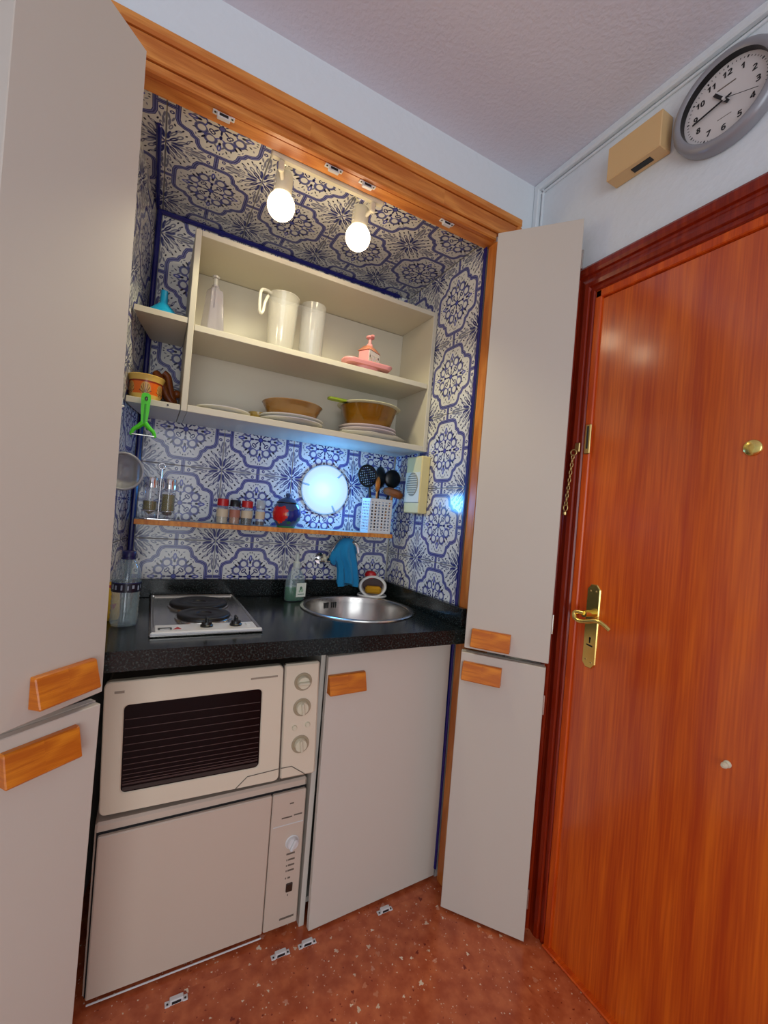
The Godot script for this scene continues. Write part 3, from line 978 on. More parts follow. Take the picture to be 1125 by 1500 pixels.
	for q in [Vector2(0.208, 0.164), Vector2(0.247, 0.168)]:
		var bt := g()
		bt.x = Transform3D(Basis(Vector3.RIGHT, PI / 2), Vector3(q.x, q.y, 0.017))
		bt.lathe([Vector2(0, 0), Vector2(0.0075, 0), Vector2(0.0075, 0.005), Vector2(0.006, 0.007), Vector2(0, 0.007)], 16)
		part("button", bt, M.ivory, pn)

func build_worktop() -> void:
	# slab with the round cut-out for the sink
	var cs := CSGCombiner3D.new()
	var slab := CSGBox3D.new()
	slab.size = Vector3(W - 0.06, 0.048, 0.625)
	slab.position = Vector3((W + 0.06) / 2, CT - 0.024, -0.2675)
	slab.material = M.granite
	cs.add_child(slab)
	var cut := CSGCylinder3D.new()
	cut.radius = 0.205; cut.height = 0.2; cut.sides = 64
	cut.position = Vector3(0.88, CT, -0.31)
	cut.operation = CSGShape3D.OPERATION_SUBTRACTION
	cut.material = M.granite
	cs.add_child(cut)
	cs.name = numbered("worktop")
	add_child(cs, true)
	tag(cs, "dark polished granite worktop holding the hob and sink", "worktop")
	solo("worktop_upstand", g().box(Vector3(0.61, CT + 0.033, D + 0.014), Vector3(1.03, 0.066, 0.020), 0.002), M.granite, "dark granite upstand along the back tiled wall", "upstand")
	solo("worktop_upstand", g().box(Vector3(W - 0.013, CT + 0.033, -0.275), Vector3(0.022, 0.066, 0.60), 0.002), M.granite, "dark granite upstand along the right tiled wall", "upstand")
	# sink
	var s := thing("sink", "round stainless steel sink set into the dark worktop", "sink", Vector3(0.88, CT, -0.31))
	part("bowl", g().lathe([Vector2(0.0, -0.150), Vector2(0.10, -0.152), Vector2(0.165, -0.145), Vector2(0.185, -0.125), Vector2(0.194, -0.02), Vector2(0.1985, 0.0)].map(func(p): return p), 56), M.steel, s)
	part("rim", g().lathe([Vector2(0.222, 0.0005), Vector2(0.221, 0.004), Vector2(0.216, 0.0065), Vector2(0.208, 0.006), Vector2(0.2005, 0.003), Vector2(0.197, -0.006)], 64), M.steel, s)
	part("drain", g().lathe([Vector2(0, -0.147), Vector2(0.035, -0.147), Vector2(0.042, -0.150)], 28), M.chrome, s)
	var ov := g()
	for i in 7:
		if i == 3:
			continue
		var a := -PI / 2 - 0.21 + 0.048 * (i - 3)
		ov.x = Transform3D(Basis(Vector3.UP, -a), Vector3.ZERO)
		ov.box(Vector3(0.1915, -0.030, 0), Vector3(0.003, 0.024, 0.0052), 0.0008)
	part("overflow_slots", ov, M.black, s)
	# two-ring hob
	var h := thing("hob", "small steel hob with two black electric rings on worktop", "hob", Vector3(0.312, CT, -0.30))
	part("frame", g().box(Vector3(0, 0.004, 0.0), Vector3(0.292, 0.008, 0.506), 0.003), M.steel, h)
	var rim := g()
	for e in [[0, -0.246, 0.284, 0.008], [0, 0.246, 0.284, 0.008], [-0.139, 0, 0.008, 0.50], [0.139, 0, 0.008, 0.50]]:
		rim.box(Vector3(e[0], 0.009, e[1]), Vector3(e[2], 0.006, e[3]), 0.002)
	part("raised_rim", rim, M.steel, h)
	part("front_edge", g().box(Vector3(0, 0.009, 0.250), Vector3(0.286, 0.010, 0.008), 0.003), M.white, h)
	part("back_strip", g().box(Vector3(0, 0.0085, -0.226), Vector3(0.26, 0.004, 0.026), 0.001), M.white, h)
	for e in [[-0.072, 0.090], [0.092, 0.076]]:
		var bn := g()
		bn.x = Transform3D(Basis.IDENTITY, Vector3(0.002, 0.008, e[0]))
		bn.lathe([Vector2(e[1] + 0.006, 0), Vector2(e[1] + 0.005, 0.004), Vector2(e[1] - 0.001, 0.006)], 40)
		var rg := part("ring_surround", bn, M.steel, h)
		var b2 := g()
		b2.x = bn.x
		b2.lathe([Vector2(e[1], 0.002), Vector2(e[1], 0.012), Vector2(e[1] - 0.003, 0.015), Vector2(e[1] * 0.72, 0.0155), Vector2(e[1] * 0.70, 0.0147), Vector2(e[1] * 0.42, 0.0147), Vector2(e[1] * 0.40, 0.0155), Vector2(0.022, 0.0155), Vector2(0.020, 0.013), Vector2(0, 0.013)], 40)
		part("hot_plate", b2, mat(Color(0.055, 0.05, 0.048), 0.38), rg)
	var cpn := part("control_panel", g().box(Vector3(0, 0.009, 0.206), Vector3(0.264, 0.006, 0.066), 0.0015), M.china, h)
	for kx in [-0.002, 0.077]:
		var kb := g()
		kb.x = Transform3D(Basis.IDENTITY, Vector3(kx, 0.012, 0.204))
		kb.lathe([Vector2(0, 0), Vector2(0.017, 0), Vector2(0.017, 0.004), Vector2(0.014, 0.006), Vector2(0.013, 0.013), Vector2(0, 0.014)], 22)
		kb.box(Vector3(0, 0.018, -0.001), Vector3(0.008, 0.016, 0.028), 0.002)
		part("knob", kb, M.black, cpn)
	var sw := g()
	sw.box(Vector3(0.112, 0.0135, 0.204), Vector3(0.012, 0.004, 0.020), 0.001)
	part("indicator", sw, M.white, cpn)
	var stk := g()
	stk.box(Vector3(-0.108, 0.0122, 0.213), Vector3(0.034, 0.0008, 0.022), 0)
	part("sticker", stk, mat(Color(0.28, 0.29, 0.28), 0.5), cpn)
	var st2 := g()
	st2.box(Vector3(-0.108, 0.0128, 0.219), Vector3(0.024, 0.0006, 0.008), 0)
	part("sticker_field", st2, M.china, cpn)
	var st3 := g()
	st3.x = Transform3D(Basis(Vector3.RIGHT, -PI / 2), Vector3(-0.078, 0.012, 0.213))
	st3.prism(PackedVector2Array([Vector2(-0.010, -0.009), Vector2(0.010, -0.008), Vector2(0.002, 0.012)]), 0, 0.0008)
	part("warning_mark", st3, M.red, cpn)

func build_wall_units() -> void:
	var x0 := 0.205; var x1 := W - 0.004; var z0 := D + 0.004; var z1 := -0.315
	var c := thing("wall_cabinet", "open white wall cabinet with one shelf above the worktop", "cabinet", Vector3((x0 + x1) / 2, 1.563, (z0 + z1) / 2))
	var w := x1 - x0; var d := z1 - z0; var hh := 0.582
	part("side_panel", g().box(Vector3(-w / 2 + 0.009, hh / 2, 0), Vector3(0.018, hh, d), 0.0012), M.melamine, c)
	part("side_panel", g().box(Vector3(w / 2 - 0.009, hh / 2, 0), Vector3(0.018, hh, d), 0.0012), M.melamine, c)
	part("top_panel", g().box(Vector3(0, hh - 0.009, 0), Vector3(w - 0.037, 0.018, d), 0.0012), M.melamine, c)
	part("bottom_panel", g().box(Vector3(0, 0.011, 0), Vector3(w - 0.037, 0.022, d), 0.0012), M.melamine, c)
	part("back_panel", g().box(Vector3(0, hh / 2, -d / 2 + 0.004), Vector3(w - 0.037, hh - 0.04, 0.006), 0), M.melamine, c)
	part("shelf", g().box(Vector3(0, 0.272, 0.002), Vector3(w - 0.038, 0.020, d - 0.014), 0.0012), M.melamine, c)
	# little shelves in the left corner
	for e in [[1.860, "small white corner shelf left of the cabinet, upper one"], [1.582, "small white corner shelf left of the cabinet, lower one"]]:
		var s := g()
		var a := PackedVector2Array([Vector2(0.100, -z0), Vector2(0.203, -z0), Vector2(0.203, 0.318), Vector2(0.055, 0.318), Vector2(0.066, 0.40)])
		s.x = Transform3D(Basis(Vector3(1, 0, 0), Vector3(0, 0, -1), Vector3(0, 1, 0)), Vector3(0, e[0] - 0.018, 0))
		s.prism(a, 0, 0.018, 0.0015)
		var o := solo("corner_shelf", s, M.melamine, e[1], "shelf", Vector3.ZERO, 0.0, "small corner shelves")
		if e[0] < 1.7:
			part("screw_cap", g().rod(Vector3(0.168, 1.573, -0.3185), Vector3(0.168, 1.573, -0.3170), 0.003, 10), M.black, o)
	# spice shelf
	var sp := thing("wall_shelf", "narrow white shelf with wooden front edge holding spices", "shelf", Vector3(0.59, 1.197, 0))
	part("board", g().box(Vector3(0.0, 0.0, -0.509), Vector3(0.98, 0.016, 0.134), 0.001), M.melamine, sp)
	part("front_edge", g().box(Vector3(0.0, 0.0, -0.4405), Vector3(0.98, 0.017, 0.005), 0.001), M.wood_light, sp)

func build_lamps() -> void:
	var t := thing("spotlight_rail", "cream rail with two lit spot lamps under the alcove ceiling", "lamp", Vector3(0.55, 2.276, -0.062))
	part("rail", g().box(Vector3(0, 0.012, 0), Vector3(0.36, 0.022, 0.022), 0.004), M.ivory, t)
	var glow := mat(Color(1, 1, 1), 0.4)
	glow.emission_enabled = true
	glow.emission = Color(1.0, 0.90, 0.74)
	glow.emission_energy_multiplier = BULB_GLOW
	for e in [[-0.129, 0], [0.126, 1]]:
		var b := Vector3(e[0], -0.088, -0.058)
		var top := Vector3(e[0] + (-0.02 if e[1] == 0 else 0.02), 0.0, 0.0)
		var arm := g()
		arm.box(top + Vector3(0, -0.010, -0.004), Vector3(0.016, 0.034, 0.014), 0.003)
		arm.rod(top + Vector3(0, -0.018, -0.004), b + Vector3(0, 0.050, 0.004), 0.006, 8)
		part("arm", arm, M.ivory, t)
		var ax := Vector3(0.0, -0.98, -0.10).normalized()
		var sd := Vector3(1, 0, 0)
		var bs := Basis(sd, -ax, sd.cross(-ax))
		var sk := g()
		sk.x = Transform3D(bs, b)
		sk.lathe([Vector2(0.010, 0.098), Vector2(0.024, 0.092), Vector2(0.027, 0.080), Vector2(0.027, 0.034), Vector2(0.024, 0.032)], 26)
		var so := part("socket", sk, M.ivory, t)
		for k in 4:  # white tabs stand in for lamp light showing through the vent holes
			var hs := g()
			hs.x = Transform3D(bs, b)
			hs.box(Vector3(-0.0262, 0.045 + k * 0.011, 0.006), Vector3(0.002, 0.004, 0.008), 0.0005)
			part("lit_vent_mark", hs, M.white, so)
		var bu := g()
		bu.x = Transform3D(bs, b)
		var pts: Array = []
		for i in 15:
			var a := -PI / 2 + 2.55 * i / 14.0
			pts.append(Vector2(maxf(cos(a) * 0.041, 0.0), sin(a) * 0.041))
		pts.append(Vector2(0.019, 0.046))
		bu.lathe(pts, 28)
		part("bulb", bu, glow, t)
		var l := SpotLight3D.new()
		l.name = "bulb_light" if e[1] == 0 else "bulb_light_001"
		l.light_color = BULB
		l.light_energy = BULB_E
		l.spot_range = 8.0
		l.spot_angle = 66.0
		l.spot_angle_attenuation = 0.4
		l.spot_attenuation = 2.0
		l.light_size = 0.038
		l.shadow_enabled = true
		t.add_child(l)
		l.position = b
		l.basis = Basis.looking_at(ax, Vector3(0, 0, 1))
		l.position = b + ax * 0.01

func build_wall_things() -> void:
	# clock: local x = world +z, local z into the room
	var c := thing("wall_clock", "round wall clock with grey rim high above the door", "clock", Vector3(XR, 2.38, 0.627), -PI / 2)
	var rim := g()
	rim.x = Transform3D(Basis(Vector3.RIGHT, PI / 2), Vector3.ZERO)
	rim.lathe([Vector2(0.106, 0.0), Vector2(0.119, 0.004), Vector2(0.120, 0.022), Vector2(0.115, 0.033), Vector2(0.107, 0.038), Vector2(0.100, 0.038), Vector2(0.096, 0.034)], 64)
	part("rim", rim, M.grey_ring, c)
	var inner := g()
	inner.x = rim.x
	inner.lathe([Vector2(0.0965, 0.034), Vector2(0.0945, 0.016)], 64)
	part("inner_rim", inner, M.black, c)
	var face := g()
	face.x = rim.x
	face.lathe([Vector2(0, 0.004), Vector2(0.104, 0.004), Vector2(0.104, 0.017), Vector2(0, 0.017)], 56)
	var dial := part("dial", face, M.paper, c)
	for i in 12:
		var a := PI / 2 - TAU * (i + 1) / 12.0
		words(str(i + 1), 0.020, 0.0008, M.ink, dial, "numeral", Vector3(cos(a) * 0.067, sin(a) * 0.067, 0.0176), 0.0)
	var tk := g()
	for i in 60:
		var a := TAU * i / 60.0
		tk.x = Transform3D(Basis(Vector3(0, 0, 1), a), Vector3.ZERO)
		var big := i % 5 == 0
		tk.box(Vector3(0.085, 0, 0.0172), Vector3(0.0055 if big else 0.0035, 0.0032 if big else 0.0014, 0.0006), 0)
	part("minute_marks", tk, M.ink, dial)
	var br := g()
	br.box(Vector3(0.0, 0.038, 0.0172), Vector3(0.040, 0.0032, 0.0005), 0)
	br.box(Vector3(0.0, -0.040, 0.0172), Vector3(0.030, 0.0014, 0.0005), 0)
	part("printed_marks", br, M.print, dial).set_meta("kind", "stuff")
	for e in [["hour_hand", 10.72 / 12.0, 0.040, 0.0075, 0.021, 0.014], ["minute_hand", 43.0 / 60.0, 0.072, 0.0050, 0.024, 0.016], ["second_hand", 18.7 / 60.0, 0.078, 0.0012, 0.027, 0.004]]:
		var hs := g()
		hs.x = Transform3D(Basis(Vector3(0, 0, 1), -TAU * e[1]), Vector3.ZERO)
		hs.box(Vector3(0, (e[2] - e[5]) / 2, e[4]), Vector3(e[3], e[2] + e[5], 0.0012), 0.0003)
		part(e[0], hs, M.ink, c)
	part("pin", g().rod(Vector3(0, 0, 0.016), Vector3(0, 0, 0.029), 0.0035, 12), M.white, c)
	# cover box of the door bell
	var b := thing("junction_box", "pale beige rectangular box on the wall left of the clock", "box", Vector3(XR, 2.401, 0.411), -PI / 2)
	part("cover", g().box(Vector3(0, 0, 0.026), Vector3(0.160, 0.102, 0.050), 0.002), mat(Color(0.88, 0.74, 0.52), 0.45), b)
	part("slot", g().box(Vector3(0.016, -0.051, 0.026), Vector3(0.056, 0.003, 0.020), 0.0005), M.black, b)
	# door chime inside the alcove: on the right wall, faces left
	var d := thing("door_chime", "cream door chime with oval grille on the tiled right wall", "door chime", Vector3(W - 0.001, 1.422, -0.338), -PI / 2)
	part("case", g().box(Vector3(0, 0, 0.022), Vector3(0.118, 0.236, 0.042), 0.004), M.cream, d)
	part("front_panel", g().box(Vector3(0.0, -0.010, 0.0435), Vector3(0.112, 0.125, 0.003), 0.001), M.ivory, d)
	var gr := g()
	gr.prism(ellipse(0.088, 0.098, 36, Vector2(0, 0.002)), 0.044, 0.0470, 0.001)
	var gl := part("grille", gr, mat(Color(0.55, 0.53, 0.44), 0.6), d)
	for i in 9:
		var y := -0.036 + i * 0.0095
		var hw := 0.040 * sqrt(maxf(0.05, 1.0 - pow((y - 0.002) / 0.049, 2.0)))
		part("grille_bar", g().box(Vector3(0, y, 0.0475), Vector3(hw * 2, 0.003, 0.002), 0.0006), M.ivory, gl)
	part("groove", g().box(Vector3(0, -0.074, 0.0432), Vector3(0.114, 0.002, 0.001), 0), M.print, d)
	# round ventilation pane that lets cold daylight in
	var v := thing("round_window_light", "round glowing white pane on the tiled wall over the sink", "window light", Vector3(0.803, 1.374, D + 0.002))
	var glow := mat(Color(0.45, 0.47, 0.48), 0.3)
	glow.emission_enabled = true
	glow.emission = Color(0.86, 0.95, 1.0)
	glow.emission_energy_multiplier = PANE_GLOW
	var pn := g()
	pn.x = Transform3D(Basis(Vector3.RIGHT, PI / 2), Vector3.ZERO)
	pn.lathe([Vector2(0.103, 0.0), Vector2(0.1035, 0.008), Vector2(0.101, 0.011), Vector2(0.0, 0.012)], 56)
	part("window_pane", pn, glow, v)
	var rg := g()
	rg.torus(Vector3(0, 0, 0.006), Vector3(0, 0, 1), 0.1045, 0.0035, 56, 8)
	part("window_ring", rg, mat(Color(0.75, 0.8, 0.82), 0.3), v)
	for a in [170.0, 47.0, -62.0]:
		var cl := g()
		cl.x = Transform3D(Basis(Vector3(0, 0, 1), deg_to_rad(a)), Vector3.ZERO)
		cl.box(Vector3(0.092, 0, 0.012), Vector3(0.036, 0.007, 0.008), 0.002)
		part("clip", cl, M.grey_ring, v)
	var l := OmniLight3D.new()
	l.name = "pane_light"
	l.light_size = 0.045
	l.light_color = PANE
	l.light_energy = PANE_E
	l.omni_range = 6.0
	l.omni_attenuation = 2.0
	l.shadow_enabled = true
	v.add_child(l)
	l.position = Vector3(0, 0, 0.065)

func build_worktop_things() -> void:
	# water bottle
	var b := thing("water_bottle", "clear plastic water bottle with blue cap beside the hob", "bottle", Vector3(0.103, CT, -0.185))
	var pr: Array = [Vector2(0.0, 0.004), Vector2(0.022, 0.001), Vector2(0.031, 0.004), Vector2(0.034, 0.014)]
	for i in 8:
		var y := 0.020 + i * 0.0125
		pr.append(Vector2(0.0355, y)); pr.append(Vector2(0.0335, y + 0.006))
	pr.append_array([Vector2(0.0355, 0.122), Vector2(0.036, 0.130), Vector2(0.035, 0.145), Vector2(0.030, 0.162), Vector2(0.022, 0.178), Vector2(0.0165, 0.186), Vector2(0.0160, 0.192)])
	part("body", g().lathe(pr, 36), M.pet, b)
	part("water", g().lathe([Vector2(0, 0.006), Vector2(0.030, 0.008), Vector2(0.0325, 0.02), Vector2(0.0325, 0.115), Vector2(0, 0.1155)], 30), clear(Color(0.80, 0.90, 0.88), 0.10, 0.03), b)
	var lab := Image.create(256, 64, true, Image.FORMAT_RGB8)
	lab.fill(Color(0.04, 0.05, 0.14))
	for k in 16:
		lab.fill_rect(Rect2i(k * 16 + (k * 7) % 5, 14 + (k * 5) % 9, 4 + (k * 3) % 4, 34 - (k * 5) % 11), Color(0.62, 0.66, 0.72))
	lab.fill_rect(Rect2i(0, 0, 256, 5), Color(0.15, 0.18, 0.40))
	lab.generate_mipmaps()
	var lm := mat(Color.WHITE, 0.3)
	lm.albedo_texture = tex(lab)
	part("label_band", g().lathe([Vector2(0.0366, 0.098), Vector2(0.0366, 0.124)], 36), lm, b)
	var cp := g()
	cp.lathe([Vector2(0, 0.186), Vector2(0.0185, 0.186), Vector2(0.0185, 0.190), Vector2(0.0165, 0.191), Vector2(0.0165, 0.194), Vector2(0.0180, 0.195), Vector2(0.0178, 0.206), Vector2(0.0160, 0.208), Vector2(0, 0.208)], 30)
	part("cap", cp, mat(Color(0.07, 0.08, 0.30), 0.3), b)
	# packet behind the folding door
	var pk := thing("food_packet", "red and yellow packet half hidden behind the water bottle", "packet", Vector3(0.062, CT, -0.265), 0.5)
	var rings: Array = []
	for e in [[0.0, 0.045, 0.022], [0.010, 0.048, 0.026], [0.05, 0.047, 0.024], [0.085, 0.046, 0.014], [0.10, 0.046, 0.003], [0.108, 0.046, 0.002]]:
		var r: Array[Vector3] = []
		for i in 24:
			var a := TAU * i / 24.0
			r.append(Vector3(signf(cos(a)) * pow(absf(cos(a)), 0.5) * e[1] * 0.5, e[0], signf(sin(a)) * pow(absf(sin(a)), 0.7) * e[2]))
		rings.append(r)
	part("bag", g().loft(rings), mat(Color(0.82, 0.66, 0.14), 0.35), pk)
	part("red_band", g().lathe([Vector2(0.0242, 0.084), Vector2(0.0242, 0.100)], 4, Vector2(1.0, 0.5)), M.red, pk)
	part("red_band", g().lathe([Vector2(0.0245, 0.018), Vector2(0.0245, 0.048)], 20, Vector2(1.0, 1.02)), M.red, pk)
	# washing-up liquid
	var s := thing("soap_bottle", "clear bottle of green washing up liquid beside the sink", "bottle", Vector3(0.672, CT, -0.462), 0.25)
	part("body", g().lathe([Vector2(0, 0.002), Vector2(0.040, 0.002), Vector2(0.044, 0.010), Vector2(0.044, 0.060), Vector2(0.040, 0.086), Vector2(0.028, 0.112), Vector2(0.014, 0.126), Vector2(0.012, 0.136)], 32, Vector2(1, 0.58)), M.pet, s)
	part("liquid", g().lathe([Vector2(0, 0.004), Vector2(0.039, 0.004), Vector2(0.042, 0.012), Vector2(0.042, 0.058), Vector2(0.0, 0.0585)], 32, Vector2(1, 0.56)), M.green_soap, s)
	var lb := Image.create(64, 64, true, Image.FORMAT_RGB8)
	lb.fill(Color(0.86, 0.89, 0.84))
	for e in [[30, 24, 9, 0], [38, 34, 8, 1], [22, 36, 7, 1]]:
		for yy in 64:
			for xx in 64:
				if Vector2(xx - e[0], yy - e[1]).length() < e[2]:
					lb.set_pixel(xx, yy, [Color(0.30, 0.45, 0.36), Color(0.62, 0.74, 0.62)][e[3]])
	lb.fill_rect(Rect2i(10, 50, 44, 3), Color(0.2, 0.4, 0.3))
	lb.generate_mipmaps()
	var lbm := mat(Color.WHITE, 0.4)
	lbm.albedo_texture = tex(lb)
	var lq := g()
	lq.box(Vector3(0.012, 0.046, 0.0262), Vector3(0.042, 0.054, 0.0016), 0)
	part("label_sheet", lq, lbm, s)
	var cap := g()
	cap.x = Transform3D(Basis.IDENTITY, Vector3(0.0, 0, 0))
	cap.lathe([Vector2(0, 0.132), Vector2(0.015, 0.132), Vector2(0.015, 0.150), Vector2(0.008, 0.156), Vector2(0.007, 0.186), Vector2(0, 0.188)], 22)
	part("cap", cap, mat(Color(0.70, 0.73, 0.71), 0.35), s)
	# sponge holder: a wide-mouthed ceramic pot lying on its side
	var f := thing("sponge_holder", "white ceramic sponge holder with wide round mouth behind sink", "sponge holder", Vector3(1.035, CT, -0.50), -0.42)
	var sh := g()
	sh.x = Transform3D(Basis(Vector3.RIGHT, PI / 2), Vector3(0, 0.050, -0.030))
	sh.lathe([Vector2(0, -0.012), Vector2(0.036, -0.008), Vector2(0.054, 0.010), Vector2(0.060, 0.034), Vector2(0.062, 0.050), Vector2(0.058, 0.056), Vector2(0.050, 0.054), Vector2(0.047, 0.044), Vector2(0.044, 0.015), Vector2(0, -0.004)], 40, Vector2(1, 0.78))
	part("shell", sh, M.china, f)
	part("lip", g().lathe([Vector2(0.0, 0.001), Vector2(0.058, 0.001), Vector2(0.066, 0.008), Vector2(0.064, 0.014), Vector2(0.056, 0.011), Vector2(0.0, 0.008)], 36, Vector2(1, 0.72)), M.china, f)
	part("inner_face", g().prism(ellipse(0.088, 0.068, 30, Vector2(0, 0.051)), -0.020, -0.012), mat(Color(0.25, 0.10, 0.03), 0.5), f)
	part("red_top", g().ball(Vector3(-0.012, 0.098, -0.005), Vector3(0.026, 0.018, 0.020)), M.red, f)
	var sg := g()
	sg.box(Vector3(0, 0, 0), Vector3(0.070, 0.030, 0.042), 0.008)
	solo("sponge", sg, mat(Color(0.72, 0.52, 0.06), 0.95), "yellow sponge lying inside the white ceramic holder", "sponge", Vector3(1.033, CT + 0.036, -0.487), -0.42)
	# mixer tap on the wall
	var t := thing("tap", "chrome wall tap above the sink with two cream handles", "tap", Vector3(0.835, 1.078, D + 0.004))
	part("body", g().tube([Vector3(-0.045, 0, 0.045), Vector3(0.045, 0, 0.045)], 0.013, 14).rod(Vector3(-0.03, 0, 0), Vector3(-0.03, 0, 0.045), 0.011).rod(Vector3(0.03, 0, 0), Vector3(0.03, 0, 0.045), 0.011), M.chrome, t)
	part("flange", g().rod(Vector3(-0.03, 0, 0.0), Vector3(-0.03, 0, 0.010), 0.024, 20), M.chrome, t)
	part("flange", g().rod(Vector3(0.03, 0, 0.0), Vector3(0.03, 0, 0.010), 0.024, 20), M.chrome, t)
	for sx in [-1.0, 1.0]:
		var hd := g()
		var hb := Vector3(sx * 0.030, 0.008, 0.062)
		for k in 4:
			var a := TAU * k / 4.0 + 0.4
			hd.rod(hb, hb + Vector3(cos(a) * 0.017, sin(a) * 0.017, 0.006), 0.0055, 8)
		hd.ball(hb + Vector3(0, 0, 0.008), Vector3(0.010, 0.010, 0.010), 14)
		part("handle", hd, M.ivory, t)
	var spt := g()
	spt.tube(smooth_path([Vector3(0.0, 0.010, 0.045), Vector3(0.010, 0.045, 0.052), Vector3(0.030, 0.078, 0.070), Vector3(0.055, 0.086, 0.100), Vector3(0.078, 0.072, 0.136), Vector3(0.084, 0.040, 0.150)], 6), 0.0105, 14)
	part("spout", spt, M.chrome, t)
	# cloth hung over the spout
	var rg2: Array = []
	var lvl := [[1.178, 0.886, -0.470, 0.006, 0.004, 0.0], [1.176, 0.885, -0.470, 0.022, 0.013, 0.1], [1.166, 0.882, -0.468, 0.032, 0.022, 0.2], [1.148, 0.876, -0.466, 0.040, 0.026, 0.4], [1.125, 0.872, -0.464, 0.047, 0.028, 0.7], [1.100, 0.874, -0.462, 0.047, 0.027, 1.0], [1.075, 0.884, -0.460, 0.042, 0.026, 1.2], [1.050, 0.890, -0.460, 0.040, 0.025, 1.3], [1.020, 0.894, -0.460, 0.041, 0.024, 1.4], [0.995, 0.897, -0.460, 0.043, 0.024, 1.5], [0.984, 0.897, -0.460, 0.041, 0.022, 1.5]]
	for e in lvl:
		var r: Array[Vector3] = []
		for i in 48:
			var a := TAU * i / 48.0
			var fold: float = 1.0 + 0.36 * e[5] * cos(7.0 * a + 0.6 + 2.0 * (1.178 - e[0]) * 4.0) * 0.8 + 0.06 * e[5] * cos(11.0 * a)
			r.append(Vector3(e[1] + cos(a) * e[3] * (1.0 + 0.15 * e[5] * cos(9.0 * a)), e[0] + 0.006 * e[5] * cos(3.0 * a + 1.0) * (1.0 if e[0] < 1.03 else 0.0), e[2] + sin(a) * e[4] * fold))
		rg2.append(r)
	var cl := g()
	cl.loft(rg2)
	var rg3: Array = []
	for e in [[1.160, 0.870, 0.014], [1.140, 0.852, 0.020], [1.115, 0.836, 0.022], [1.090, 0.826, 0.019], [1.072, 0.828, 0.012], [1.064, 0.832, 0.004]]:
		var r: Array[Vector3] = []
		for i in 24:
			var a := TAU * i / 24.0
			r.append(Vector3(e[1] + cos(a) * e[2], e[0], -0.466 + sin(a) * e[2] * (0.8 + 0.16 * cos(4.0 * a))))
		rg3.append(r)
	cl.loft(rg3)
	solo("dish_cloth", cl, M.cloth, "bright turquoise cloth hung over the tap", "cloth")

func cup(pts: Array, seg := 36, flat := Vector2.ONE) -> G:
	return g().lathe(pts, seg, flat)

